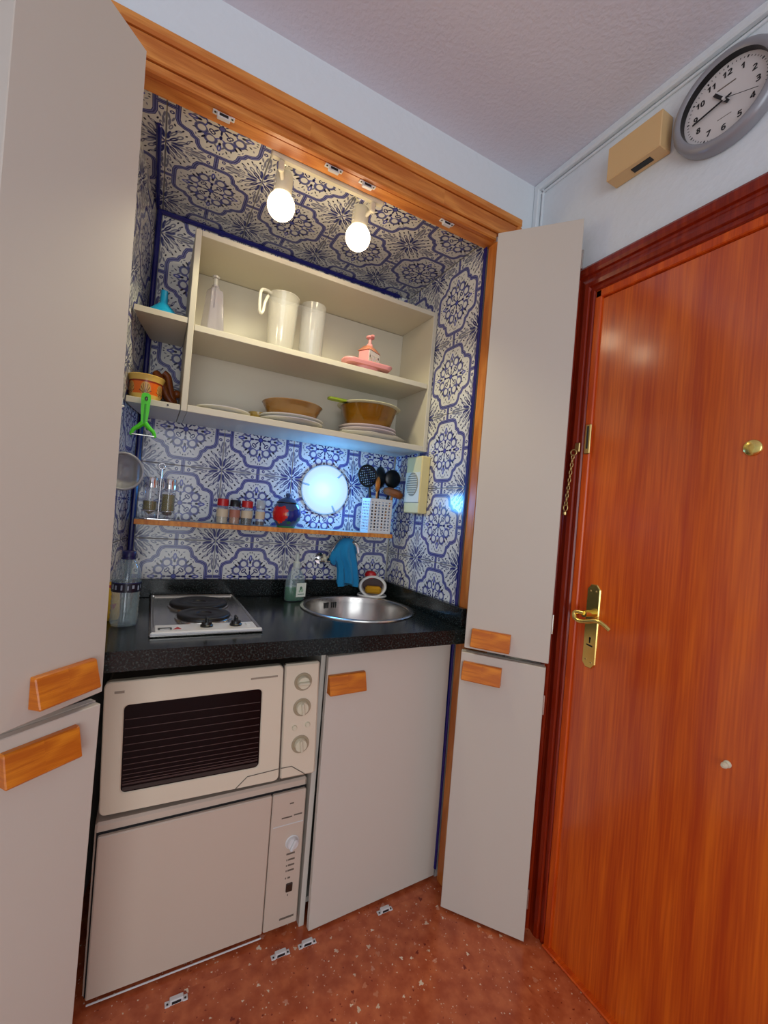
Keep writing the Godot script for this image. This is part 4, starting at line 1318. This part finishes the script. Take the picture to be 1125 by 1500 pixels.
func build_shelf_things() -> void:
	var y1 := 1.846      # middle shelf
	var y0 := 1.586      # cabinet bottom
	# square tapered bottle
	var b := thing("glass_bottle", "tall tapered square glass bottle on the cabinet shelf", "bottle", Vector3(0.283, y1, -0.40), 0.35)
	var rings: Array = []
	for e in [[0.0, 0.029], [0.004, 0.031], [0.150, 0.021], [0.158, 0.019], [0.162, 0.011], [0.175, 0.009]]:
		var r: Array[Vector3] = []
		for p in rrect(e[1] * 2, e[1] * 2, e[1] * 0.18, 4):
			r.append(Vector3(p.x, e[0], p.y))
		rings.append(r)
	part("body", g().loft(rings), M.lilac, b)
	part("stopper", g().lathe([Vector2(0, 0.172), Vector2(0.0075, 0.172), Vector2(0.0075, 0.198), Vector2(0.012, 0.199), Vector2(0.012, 0.206), Vector2(0, 0.207)], 20), clear(Color(0.7, 0.69, 0.68), 0.75, 0.1), b)
	part("neck_tube", g().rod(Vector3(0, 0.10, 0), Vector3(0, 0.195, 0), 0.0028, 8), M.ink, b)
	# measuring jug with handle to the left
	var j := thing("measuring_jug", "clear plastic measuring jug with handle on the cabinet shelf", "jug", Vector3(0.520, y1, -0.41), 0.35)
	part("body", g().lathe([Vector2(0, 0.002), Vector2(0.042, 0.002), Vector2(0.046, 0.006), Vector2(0.056, 0.205), Vector2(0.058, 0.210), Vector2(0.0555, 0.211), Vector2(0.0535, 0.205), Vector2(0.0435, 0.008), Vector2(0, 0.005)], 40), M.frosted, j)
	var rim := g()
	rim.torus(Vector3(0, 0.210, 0), Vector3.UP, 0.057, 0.0022, 40, 8)
	part("rim", rim, M.frosted, j)
	var hd := g()
	hd.tube(smooth_path([Vector3(-0.054, 0.205, 0.0), Vector3(-0.075, 0.206, 0.002), Vector3(-0.096, 0.196, 0.004), Vector3(-0.100, 0.16, 0.005), Vector3(-0.096, 0.12, 0.005), Vector3(-0.084, 0.125, 0.004), Vector3(-0.078, 0.16, 0.003), Vector3(-0.066, 0.19, 0.001)], 5), 0.0055, 8)
	part("handle", hd, clear(Color(0.90, 0.89, 0.84), 0.55, 0.12), j)
	var sp := g()
	sp.loft([[Vector3(0.054, 0.211, -0.018), Vector3(0.054, 0.211, 0.018), Vector3(0.053, 0.207, 0.0)], [Vector3(0.072, 0.214, -0.004), Vector3(0.072, 0.214, 0.004), Vector3(0.070, 0.209, 0.0)]])
	part("spout", sp, M.frosted, j)
	# tumbler
	var tb := solo("tumbler", cup([Vector2(0, 0.002), Vector2(0.042, 0.002), Vector2(0.0445, 0.006), Vector2(0.0475, 0.216), Vector2(0.0455, 0.216), Vector2(0.042, 0.010), Vector2(0, 0.006)], 40), clear(Color(0.80, 0.80, 0.80), 0.20, 0.08), "tall clear plastic tumbler right of the jug", "tumbler", Vector3(0.640, y1, -0.42))
	tb.set_meta("label", "tall clear plastic tumbler right of the measuring jug")
	# pink dispenser on a pink dish
	var d := thing("pink_dish", "shallow pink dish under the soap dispenser on cabinet shelf", "dish", Vector3(0.862, y1, -0.375), 0.0)
	part("base", g().lathe([Vector2(0, 0.001), Vector2(0.042, 0.001), Vector2(0.052, 0.024), Vector2(0.048, 0.026), Vector2(0, 0.014)], 30, Vector2(1, 0.6)), M.pink, d)
	var tr := g()
	var rr: Array = []
	for e in [[0.020, 0.92], [0.030, 1.0], [0.036, 1.02], [0.034, 0.96], [0.026, 0.90]]:
		var r: Array[Vector3] = []
		for p in rrect(0.205 * e[1], 0.085 * e[1], 0.030 * e[1], 6):
			r.append(Vector3(p.x, e[0], p.y))
		rr.append(r)
	tr.loft(rr)
	part("tray", tr, M.pink, d)
	var s := thing("soap_dispenser", "pink house shaped soap dispenser with pump standing on dish", "soap dispenser", Vector3(0.866, y1 + 0.031, -0.372), 0.5)
	part("base", g().box(Vector3(0, 0.026, 0), Vector3(0.074, 0.050, 0.052), 0.005), M.pink, s)
	var hp := Image.create(128, 96, true, Image.FORMAT_RGB8)
	hp.fill(Color(0.88, 0.84, 0.80))
	for k in 60:
		hp.fill_rect(Rect2i(rng.randi_range(4, 116), rng.randi_range(26, 84), rng.randi_range(3, 9), rng.randi_range(3, 8)), [Color(0.75, 0.66, 0.74), Color(0.86, 0.78, 0.35), Color(0.70, 0.74, 0.62), Color(0.85, 0.62, 0.60)][k % 4])
	hp.fill_rect(Rect2i(6, 40, 10, 22), Color(0.22, 0.14, 0.16))
	hp.fill_rect(Rect2i(108, 30, 12, 18), Color(0.25, 0.2, 0.18))
	hp.generate_mipmaps()
	var hm := mat(Color.WHITE, 0.35)
	hm.albedo_texture = tex(hp)
	part("painted_front", g().box(Vector3(0, 0.026, 0.0268), Vector3(0.070, 0.046, 0.002), 0), hm, s)
	part("roof", g().loft([[Vector3(-0.039, 0.050, -0.028), Vector3(0.039, 0.050, -0.028), Vector3(0.039, 0.050, 0.029), Vector3(-0.039, 0.050, 0.029)], [Vector3(-0.022, 0.072, -0.012), Vector3(0.022, 0.072, -0.012), Vector3(0.022, 0.072, 0.013), Vector3(-0.022, 0.072, 0.013)]]), mat(Color(0.80, 0.52, 0.42), 0.4), s)
	part("pump", g().lathe([Vector2(0, 0.070), Vector2(0.014, 0.070), Vector2(0.012, 0.082), Vector2(0.0065, 0.086), Vector2(0.006, 0.104), Vector2(0.0165, 0.108), Vector2(0.017, 0.114), Vector2(0.008, 0.118), Vector2(0, 0.118)], 22).tube([Vector3(0, 0.112, 0), Vector3(-0.010, 0.112, 0.016), Vector3(-0.016, 0.108, 0.028)], [0.006, 0.0055, 0.004], 8), M.pink, s)
	# plates at the left
	var plate := [Vector2(0, 0.004), Vector2(0.045, 0.003), Vector2(0.055, 0.006), Vector2(0.090, 0.016), Vector2(0.091, 0.0185), Vector2(0.056, 0.0105), Vector2(0.045, 0.0075), Vector2(0, 0.0085)]
	var p0 := solo("plate", cup(plate), M.china, "small white plate at the left end of the cabinet bottom", "plate", Vector3(0.345, y0, -0.415), 0.0, "white plates in the cabinet")
	# plates under the left amber bowl
	var big: Array = plate.map(func(p): return Vector2(p.x * 1.32, p.y * 1.15))
	var p1 := solo("plate", cup(big, 44), M.china, "lower white plate under the left amber bowl", "plate", Vector3(0.592, y0, -0.43), 0.0, "white plates in the cabinet")
	copy(p1, "plate", "upper white plate directly under the left amber bowl", Vector3(0.592, y0 + 0.012, -0.43))
	# amber glass cup lying against the stack
	var ac := solo("amber_cup", cup([Vector2(0, 0.002), Vector2(0.026, 0.002), Vector2(0.036, 0.030), Vector2(0.038, 0.044), Vector2(0.036, 0.044), Vector2(0.033, 0.030), Vector2(0.024, 0.006), Vector2(0, 0.005)], 30), clear(Color(0.72, 0.58, 0.18), 0.6, 0.06), "small pale amber glass cup left of the amber bowl", "cup", Vector3(0.478, y0, -0.48))
	ac.set_meta("group", "amber glassware")
	var bowl := [Vector2(0, 0.002), Vector2(0.078, 0.002), Vector2(0.084, 0.006), Vector2(0.110, 0.056), Vector2(0.1135, 0.059), Vector2(0.1115, 0.061), Vector2(0.107, 0.058), Vector2(0.081, 0.009), Vector2(0, 0.006)]
	solo("glass_bowl", cup(bowl, 48), M.amber, "left amber glass bowl standing on two white plates", "bowl", Vector3(0.592, y0 + 0.026, -0.43), 0.0, "amber glass bowls")
	# octagonal plates
	var oct: Array = []
	for e in [[0.0, 0.085], [0.006, 0.100], [0.020, 0.160], [0.0235, 0.160], [0.011, 0.100]]:
		var r: Array[Vector3] = []
		for i in 8:
			var a := TAU * (i + 0.5) / 8.0
			r.append(Vector3(cos(a) * e[1], e[0], sin(a) * e[1] * 0.78))
		oct.append(r)
	solo("octagonal_plate", g().loft(oct), M.china, "white octagonal plate at the bottom of the right stack", "plate", Vector3(0.935, y0, -0.442), 0.0, "white plates in the cabinet")
	var p3 := solo("plate", cup(big, 44), mat(Color(0.88, 0.83, 0.83), 0.18), "pinkish white plate in the middle of the right stack", "plate", Vector3(0.920, y0 + 0.018, -0.44), 0.0, "white plates in the cabinet")
	copy(p3, "plate", "pinkish white plate directly under the right amber bowl", Vector3(0.918, y0 + 0.030, -0.44))
	var bowl2: Array = [Vector2(0, 0.002), Vector2(0.084, 0.002), Vector2(0.090, 0.006), Vector2(0.114, 0.080), Vector2(0.117, 0.086), Vector2(0.114, 0.087), Vector2(0.110, 0.080), Vector2(0.087, 0.009), Vector2(0, 0.006)]
	solo("glass_bowl", cup(bowl2, 48), M.amber, "right amber glass bowl under a pale lid on plates", "bowl", Vector3(0.912, y0 + 0.045, -0.43), 0.0, "amber glass bowls")
	var lid := thing("bowl_lid", "thin pale lid with green tab on the right bowl", "lid", Vector3(0.912, y0 + 0.1335, -0.43))
	part("disc", g().lathe([Vector2(0, 0.0), Vector2(0.128, 0.0), Vector2(0.132, 0.003), Vector2(0.128, 0.006), Vector2(0, 0.005)], 44), mat(Color(0.80, 0.79, 0.66), 0.4), lid)
	part("tab", g().prism(rrect(0.085, 0.034, 0.012), -0.004, 0.004, 0.001), mat(Color(0.62, 0.72, 0.16), 0.4), lid, Vector3(-0.150, 0.004, 0.03)).rotation.x = -PI / 2

func build_small_shelf_things() -> void:
	# funnel upside down on the upper corner shelf
	solo("funnel", cup([Vector2(0.052, 0.0), Vector2(0.053, 0.008), Vector2(0.046, 0.018), Vector2(0.012, 0.052), Vector2(0.0105, 0.092), Vector2(0.0085, 0.092), Vector2(0.009, 0.052), Vector2(0.043, 0.016), Vector2(0.050, 0.0)], 36), M.turquoise, "turquoise plastic funnel upside down on upper corner shelf", "funnel", Vector3(0.132, 1.860, -0.395))
	# ceramic pot
	var im := Image.create(256, 128, true, Image.FORMAT_RGB8)
	im.fill(Color(0.88, 0.74, 0.38))
	im.fill_rect(Rect2i(0, 69, 256, 24), Color(0.90, 0.42, 0.10))
	for k in 6:
		var cx := 20 + k * 43
		for y in range(66, 96):
			for x in range(cx - 13, cx + 14):
				if Vector2((x - cx) / 13.0, (y - 82) / 13.0).length() < 1.0:
					im.set_pixel(posmod(x, 256), y, Color(0.80, 0.62, 0.34))
		for q in 7:
			var a := PI * (0.12 + 0.76 * q / 6.0)
			for t in range(4, 20):
				im.set_pixel(posmod(int(cx + cos(a) * t * 0.8), 256), clampi(int(94 - sin(a) * t * 1.1), 0, 127), Color(0.24, 0.10, 0.06))
	im.fill_rect(Rect2i(0, 67, 256, 3), Color(0.55, 0.16, 0.06))
	im.generate_mipmaps()
	var pm := mat(Color.WHITE, 0.25)
	pm.albedo_texture = tex(im)
	solo("ceramic_pot", cup([Vector2(0.0, 0.0), Vector2(0.040, 0.001), Vector2(0.047, 0.020), Vector2(0.046, 0.050), Vector2(0.049, 0.064), Vector2(0.054, 0.075), Vector2(0.052, 0.077), Vector2(0.046, 0.066), Vector2(0.043, 0.050), Vector2(0, 0.010)], 36), pm, "yellow and orange painted ceramic pot on lower corner shelf", "pot", Vector3(0.103, 1.582, -0.375))
	# brown wooden nutcracker-like tool
	var w := thing("wooden_nutcracker", "dark curved wooden nutcracker leaning on the lower corner shelf", "nutcracker", Vector3(0.165, 1.582, -0.465))
	part("arm", g().tube(smooth_path([Vector3(-0.042, 0.118, 0.018), Vector3(-0.028, 0.100, 0.022), Vector3(-0.015, 0.070, 0.024), Vector3(0.0, 0.042, 0.026), Vector3(0.018, 0.020, 0.028), Vector3(0.032, 0.010, 0.030)], 5), [0.008, 0.011, 0.012, 0.013, 0.014, 0.014, 0.014, 0.013, 0.013, 0.013, 0.013, 0.012, 0.012, 0.012, 0.012, 0.012, 0.012, 0.012, 0.011, 0.011, 0.011, 0.011, 0.011, 0.011, 0.010, 0.009], 12), M.wood_brown, w)
	part("arm", g().tube(smooth_path([Vector3(-0.016, 0.124, 0.0), Vector3(-0.002, 0.112, 0.0), Vector3(0.006, 0.080, 0.002), Vector3(0.014, 0.050, 0.004), Vector3(0.024, 0.024, 0.004)], 5), 0.012, 12), M.wood_brown, w)
	part("body", g().loft([_ring(Vector3(-0.012, 0.0, 0.0), 0.030, 0.022), _ring(Vector3(-0.016, 0.04, 0.0), 0.028, 0.022), _ring(Vector3(-0.026, 0.085, 0.0), 0.020, 0.016), _ring(Vector3(-0.034, 0.105, 0.0), 0.012, 0.010)]), mat(Color(0.20, 0.09, 0.05), 0.5), w)
	part("pivot", g().ball(Vector3(0.030, 0.060, 0.0), Vector3(0.014, 0.014, 0.014)), M.wood_brown, w)
	# peeler hung on the shelf edge
	var p := thing("peeler", "lime green peeler hanging from the lower corner shelf", "peeler", Vector3(0.108, 1.52, -0.305))
	var hpoly := PackedVector2Array([Vector2(-0.008, -0.022), Vector2(0.008, -0.022), Vector2(0.011, 0.02), Vector2(0.013, 0.06), Vector2(0.012, 0.070), Vector2(0.007, 0.075), Vector2(-0.007, 0.075), Vector2(-0.012, 0.070), Vector2(-0.013, 0.06), Vector2(-0.011, 0.02)])
	var hs := part("handle", g().prism(hpoly, -0.005, 0.005, 0.0025), M.lime, p)
	part("hanging_hole", g().prism(ellipse(0.009, 0.014, 14, Vector2(0.001, 0.058)), 0.0045, 0.0056), mat(Color(0.08, 0.12, 0.05), 0.6), hs)
	part("groove", g().box(Vector3(0, 0.012, 0.005), Vector3(0.005, 0.060, 0.0016), 0.0006), mat(Color(0.16, 0.62, 0.03), 0.4), hs)
	for s in [-1.0, 1.0]:
		part("fork", g().tube(smooth_path([Vector3(s * 0.003, -0.016, 0), Vector3(s * 0.014, -0.028, 0), Vector3(s * 0.027, -0.040, 0), Vector3(s * 0.032, -0.056, 0)], 4), [0.008, 0.008, 0.0075, 0.007, 0.007, 0.0065, 0.006, 0.006, 0.0055, 0.005, 0.005, 0.0045, 0.004], 10), M.lime, p)
	part("blade", g().box(Vector3(0, -0.053, 0.0), Vector3(0.062, 0.004, 0.012), 0.001), M.steel, p)
	# hook
	part("hook", g().tube(smooth_path([Vector3(0.001, 0.052, -0.012), Vector3(0.001, 0.052, 0.004), Vector3(0.001, 0.060, 0.010)], 4), 0.0018, 8), M.steel, p)
	# strainer with a wire rim, hung beside it
	var st := thing("strainer", "round grey mesh strainer hanging beside the oil cruets", "strainer", Vector3(0.064, 1.352, -0.300), 0.25)
	var bw := g()
	bw.x = Transform3D(Basis(Vector3.RIGHT, -PI / 2), Vector3.ZERO)
	bw.lathe([Vector2(0.0, -0.026), Vector2(0.020, -0.024), Vector2(0.038, -0.016), Vector2(0.050, -0.002), Vector2(0.053, 0.004)].map(func(q): return Vector2(q.x, -q.y)), 40)
	part("mesh_bowl", bw, clear(Color(0.62, 0.62, 0.60), 0.72, 0.5), st)
	part("rim", g().torus(Vector3(0, 0, 0), Vector3(0, 0, 1), 0.054, 0.0042, 48, 10), M.grey_ring, st)
	part("handle", g().tube(smooth_path([Vector3(-0.030, 0.046, 0), Vector3(-0.034, 0.09, 0), Vector3(-0.030, 0.14, 0), Vector3(-0.020, 0.185, 0), Vector3(-0.012, 0.192, -0.004)], 4), 0.004, 8), M.white, st)
	# --- spice shelf
	var y := 1.2055
	var rk := thing("cruet_rack", "chrome cruet rack with tall central rod on the spice shelf", "cruet rack", Vector3(0.170, y, -0.490))
	part("base", g().prism(rrect(0.112, 0.052, 0.024), 0.0, 0.004, 0.001), M.chrome, rk).rotation.x = -PI / 2
	part("rod", g().rod(Vector3(0, 0.003, 0), Vector3(0, 0.176, 0), 0.003, 10), M.chrome, rk)
	part("loop", g().torus(Vector3(0, 0.186, 0), Vector3(0, 0, 1), 0.010, 0.0022, 20, 8), M.chrome, rk)
	for s in [-1.0, 1.0]:
		part("ring", g().torus(Vector3(s * 0.027, 0.030, 0), Vector3.UP, 0.0245, 0.002, 28, 8), M.chrome, rk)
	for e in [[0.142, 0.058, "oil cruet with little oil, left in the chrome rack"], [0.198, 0.085, "oil cruet nearly full of oil, right in the rack"]]:
		var c := thing("oil_cruet", e[2], "cruet", Vector3(e[0], y + 0.0045, -0.490), 0.0, "oil cruets")
		part("glass_body", g().lathe([Vector2(0, 0.0), Vector2(0.0215, 0.0), Vector2(0.0225, 0.003), Vector2(0.0225, 0.108), Vector2(0.019, 0.110)], 28), M.glass, c)
		part("oil", g().lathe([Vector2(0, 0.012), Vector2(0.0205, 0.026), Vector2(0.0205, e[1]), Vector2(0, e[1] + 0.0005)], 28), M.oil, c)
		part("lid", g().lathe([Vector2(0, 0.104), Vector2(0.0235, 0.104), Vector2(0.0235, 0.136), Vector2(0.022, 0.139), Vector2(0, 0.140)], 28), M.chrome, c)
		if e[1] > 0.07:
			part("sediment", g().lathe([Vector2(0, 0.010), Vector2(0.013, 0.013), Vector2(0.016, 0.021), Vector2(0, 0.024)], 20), mat(Color(0.16, 0.05, 0.02), 0.5), c)
	# jars
	var jars := [[0.380, M.red, 0.0205, 0.092, Color(0.70, 0.66, 0.55), "glass spice jar with red lid, leftmost of the row", 0.022], [0.424, mat(Color(0.04, 0.07, 0.10), 0.3), 0.0195, 0.090, Color(0.62, 0.44, 0.30), "glass spice jar with black lid in the row", 0.021], [0.468, mat(Color(0.74, 0.12, 0.12), 0.35), 0.021, 0.092, Color(0.20, 0.20, 0.16), "glass spice jar with red lid, dark herbs inside", 0.021], [0.518, clear(Color(0.75, 0.78, 0.78), 0.6, 0.1), 0.0175, 0.090, Color(0.22, 0.12, 0.09), "small spice jar with clear lid, rightmost of the row", 0.028]]
	for e in jars:
		var c := thing("spice_jar", e[5], "jar", Vector3(e[0], y, -0.488), 0.0, "spice jars on the narrow shelf")
		var r: float = e[2]
		part("glass_body", g().lathe([Vector2(0, 0.001), Vector2(r, 0.001), Vector2(r, 0.062), Vector2(r * 0.82, 0.070)], 26), M.glass, c)
		part("contents", g().lathe([Vector2(0, 0.003), Vector2(r * 0.92, 0.003), Vector2(r * 0.92, 0.034 if e[0] < 0.5 else 0.016), Vector2(0, 0.036 if e[0] < 0.5 else 0.017)], 22), mat(e[4], 0.9), c)
		part("label_band", g().lathe([Vector2(r * 1.015, 0.026), Vector2(r * 1.015, 0.054)], 26), mat(Color(0.80, 0.74, 0.62) if e[0] != 0.424 else Color(0.66, 0.42, 0.34), 0.5), c)
		part("lid", g().lathe([Vector2(0, 0.066), Vector2(r * 0.98, 0.066), Vector2(r * 0.98, 0.068 + e[6]), Vector2(r * 0.88, 0.070 + e[6]), Vector2(0, 0.070 + e[6])], 26), e[1], c)
	# painted sugar pot
	var pim := Image.create(256, 128, true, Image.FORMAT_RGB8)
	pim.fill(Color(0.24, 0.30, 0.44))
	for e in [[0.60, 70, 24, 0], [0.55, 62, 20, 0], [0.65, 60, 20, 0], [0.57, 84, 20, 0], [0.66, 82, 17, 0], [0.63, 96, 12, 0], [0.50, 76, 10, 2], [0.79, 74, 22, 1], [0.84, 66, 16, 1], [0.76, 90, 12, 1], [0.535, 60, 6, 2], [0.69, 72, 6, 2], [0.74, 104, 8, 3], [0.60, 106, 7, 2], [0.88, 90, 9, 3], [0.10, 70, 20, 0], [0.25, 76, 20, 1], [0.38, 66, 14, 3]]:
		var cc: Color = [Color(0.82, 0.10, 0.09), Color(0.10, 0.16, 0.50), Color(0.88, 0.36, 0.10), Color(0.22, 0.45, 0.30)][e[3]]
		for yy in range(-e[2], e[2] + 1):
			for xx in range(-e[2], e[2] + 1):
				var q := Vector2(xx, yy)
				if q.length() < e[2] * (0.85 + 0.15 * cos(5.0 * q.angle())):
					pim.set_pixel(posmod(int(e[0] * 256) + xx, 256), clampi(e[1] - 28 + yy, 0, 127), cc)
	pim.generate_mipmaps()
	var pmat := mat(Color.WHITE, 0.15)
	pmat.albedo_texture = tex(pim)
	var sp := thing("sugar_pot", "round ceramic sugar pot painted red and blue", "pot", Vector3(0.622, y, -0.490), 0.0)
	part("body", g().lathe([Vector2(0, 0.0), Vector2(0.030, 0.001), Vector2(0.036, 0.006), Vector2(0.053, 0.032), Vector2(0.056, 0.055), Vector2(0.051, 0.078), Vector2(0.042, 0.094), Vector2(0.040, 0.097)], 40), pmat, sp)
	part("dark_rim", g().torus(Vector3(0, 0.097, 0), Vector3.UP, 0.041, 0.003, 36, 8), mat(Color(0.10, 0.07, 0.08), 0.3), sp)
	part("lid", g().lathe([Vector2(0.042, 0.098), Vector2(0.034, 0.108), Vector2(0.016, 0.117), Vector2(0.008, 0.120), Vector2(0.011, 0.128), Vector2(0.007, 0.135), Vector2(0, 0.136)], 30), mat(Color(0.22, 0.30, 0.46), 0.2), sp)
	part("foot", g().lathe([Vector2(0.0, 0.0), Vector2(0.034, 0.0), Vector2(0.036, 0.006), Vector2(0.034, 0.008)], 30), mat(Color(0.22, 0.55, 0.34), 0.3), sp)
	# perforated utensil pot
	var up := thing("utensil_holder", "white perforated utensil holder at the right of the shelf", "utensil holder", Vector3(1.020, y, -0.492))
	var wl := g()
	var nx := 6; var ny := 10; var ww := 0.100; var dd := 0.078; var hh := 0.148
	for face in 4:
		var fw := ww if face % 2 == 0 else dd
		var off := dd / 2 if face % 2 == 0 else ww / 2
		wl.x = Transform3D(Basis(Vector3.UP, face * PI / 2), Vector3.ZERO)
		var pitch := fw / (nx - (0 if face % 2 == 0 else 1))
		var cols := nx if face % 2 == 0 else nx - 1
		for i in cols + 1:
			wl.box(Vector3(-fw / 2 + i * pitch, hh / 2, off), Vector3(pitch * (0.46 if i % 3 else 0.62), hh, 0.0024), 0.0006)
		for k in ny + 1:
			wl.box(Vector3(0, 0.006 + k * (hh - 0.012) / ny, off), Vector3(fw, 0.0064 if k > 0 and k < ny else 0.014, 0.0022), 0.0005)
	part("perforated_wall", wl, M.china, up)
	part("bottom", g().box(Vector3(0, 0.002, 0), Vector3(ww, 0.004, dd), 0.001), M.china, up)
	var bk := mat(Color(0.025, 0.026, 0.03), 0.3)
	# skimmer
	var sk := thing("skimmer", "black perforated skimmer in the utensil holder", "skimmer", Vector3(1.018, y + 0.006, -0.495))
	sk.rotation = Vector3(-0.03, 0.15, 0.24)
	part("handle", g().tube([Vector3(0, 0, 0), Vector3(0, 0.10, 0), Vector3(0, 0.195, 0.004)], [0.005, 0.006, 0.007], 8), bk, sk)
	var hd := g()
	var ctr := Vector3(0, 0.245, 0.006)
	hd.torus(ctr, Vector3(0, 0, 1), 0.046, 0.004, 36, 8)
	for k in range(-4, 5):
		var o := k * 0.0102
		var half := sqrt(0.046 * 0.046 - o * o)
		hd.box(ctr + Vector3(o, 0, 0), Vector3(0.0052, half * 2, 0.003), 0.0008)
		hd.box(ctr + Vector3(0, o, 0), Vector3(half * 2, 0.0052, 0.003), 0.0008)
	part("perforated_head", hd, bk, sk)
	# wooden spoon
	var ws := thing("wooden_spoon", "pale wooden spoon between the black utensils", "spoon", Vector3(1.000, y + 0.006, -0.478))
	ws.rotation = Vector3(0.02, 0.3, -0.03)
	part("handle", g().rod(Vector3(0, 0, 0), Vector3(0, 0.19, 0), 0.0045, 8), M.wood_light, ws)
	part("bowl", g().ball(Vector3(0, 0.205, 0), Vector3(0.014, 0.034, 0.007)), M.wood_light, ws)
	# black ladle: cup hooked over at the top
	var la := thing("ladle", "black ladle standing upright in the utensil holder", "ladle", Vector3(1.022, y + 0.006, -0.500))
	la.rotation = Vector3(-0.04, 0.3, -0.04)
	part("handle", g().tube([Vector3(0, 0, 0), Vector3(0, 0.10, 0), Vector3(0, 0.20, 0)], [0.005, 0.0055, 0.008], 8), bk, la)
	part("bowl", g().ball(Vector3(0.004, 0.240, 0.004), Vector3(0.031, 0.050, 0.016)), bk, la)
	# black serving spoon with a hooked end
	var sv := thing("serving_spoon", "black serving spoon with bent head in utensil holder", "spoon", Vector3(1.046, y + 0.006, -0.512))
	sv.rotation = Vector3(0, 0.0, -0.22)
	part("handle", g().tube(smooth_path([Vector3(0, 0, 0), Vector3(0, 0.12, 0), Vector3(0.0, 0.20, 0.0), Vector3(-0.006, 0.25, 0.0), Vector3(-0.022, 0.268, 0.0)], 4), 0.0065, 8), bk, sv)
	part("bowl", g().ball(Vector3(-0.004, 0.245, 0.002), Vector3(0.042, 0.042, 0.014)), bk, sv)
	# brown wooden masher
	var ms := thing("wooden_masher", "brown round headed wooden masher leaning right in the holder", "masher", Vector3(1.034, y + 0.008, -0.474))
	ms.rotation = Vector3(0.10, 0.0, -0.24)
	part("handle", g().rod(Vector3(0, 0, 0), Vector3(0, 0.165, 0), 0.006, 10), M.wood_light, ms)
	part("head", g().lathe([Vector2(0, 0.160), Vector2(0.038, 0.162), Vector2(0.046, 0.172), Vector2(0.044, 0.186), Vector2(0.030, 0.196), Vector2(0, 0.199)], 28), mat(Color(0.55, 0.30, 0.10), 0.45), ms)

func _ring(c: Vector3, rx: float, rz: float, n := 20) -> Array:
	var r: Array = []
	for i in n:
		r.append(c + Vector3(cos(TAU * i / n) * rx, 0, sin(TAU * i / n) * rz))
	return r

func build_catches() -> void:
	# magnetic door catches, built lying on the floor with the magnet side up
	var c := thing("magnetic_catch", "white magnetic catch on the floor below the dishwasher's middle", "door catch", Vector3(0.300, 0.0, 0.022), 0.0, "white magnetic door catches")
	part("body", g().box(Vector3(0, 0.0065, 0), Vector3(0.032, 0.013, 0.013), 0.0015), M.white, c)
	for s in [-1.0, 1.0]:
		part("lug", g().box(Vector3(s * 0.021, 0.0018, 0), Vector3(0.012, 0.0035, 0.015), 0.001), M.white, c)
		part("screw", g().rod(Vector3(s * 0.021, 0.003, 0.002), Vector3(s * 0.021, 0.0042, 0.002), 0.0026, 10), M.ink, c)
	part("magnet", g().box(Vector3(0, 0.0065, 0.0062), Vector3(0.022, 0.007, 0.002), 0.0005), M.ink, c)
	copy(c, "magnetic_catch", "white magnetic catch on the floor, left one of the close pair", Vector3(0.572, 0, 0.012))
	copy(c, "magnetic_catch", "white magnetic catch on the floor below the cabinet's left edge", Vector3(0.652, 0, 0.012))
	copy(c, "magnetic_catch", "white magnetic catch on the floor before the sink cabinet", Vector3(0.917, 0, 0.006))
	var i := 0
	for e in [[0.234, "white magnetic catch under the casing, far left near the ceiling"], [0.540, "white magnetic catch under the casing, left of the middle pair"], [0.649, "white magnetic catch under the casing, right of the middle pair"], [0.947, "white magnetic catch under the casing at the right end"]]:
		var k := copy(c, "magnetic_catch", e[1], Vector3(e[0], 2.286, -0.012))
		k.rotation = Vector3(0, 0, PI)
		i += 1
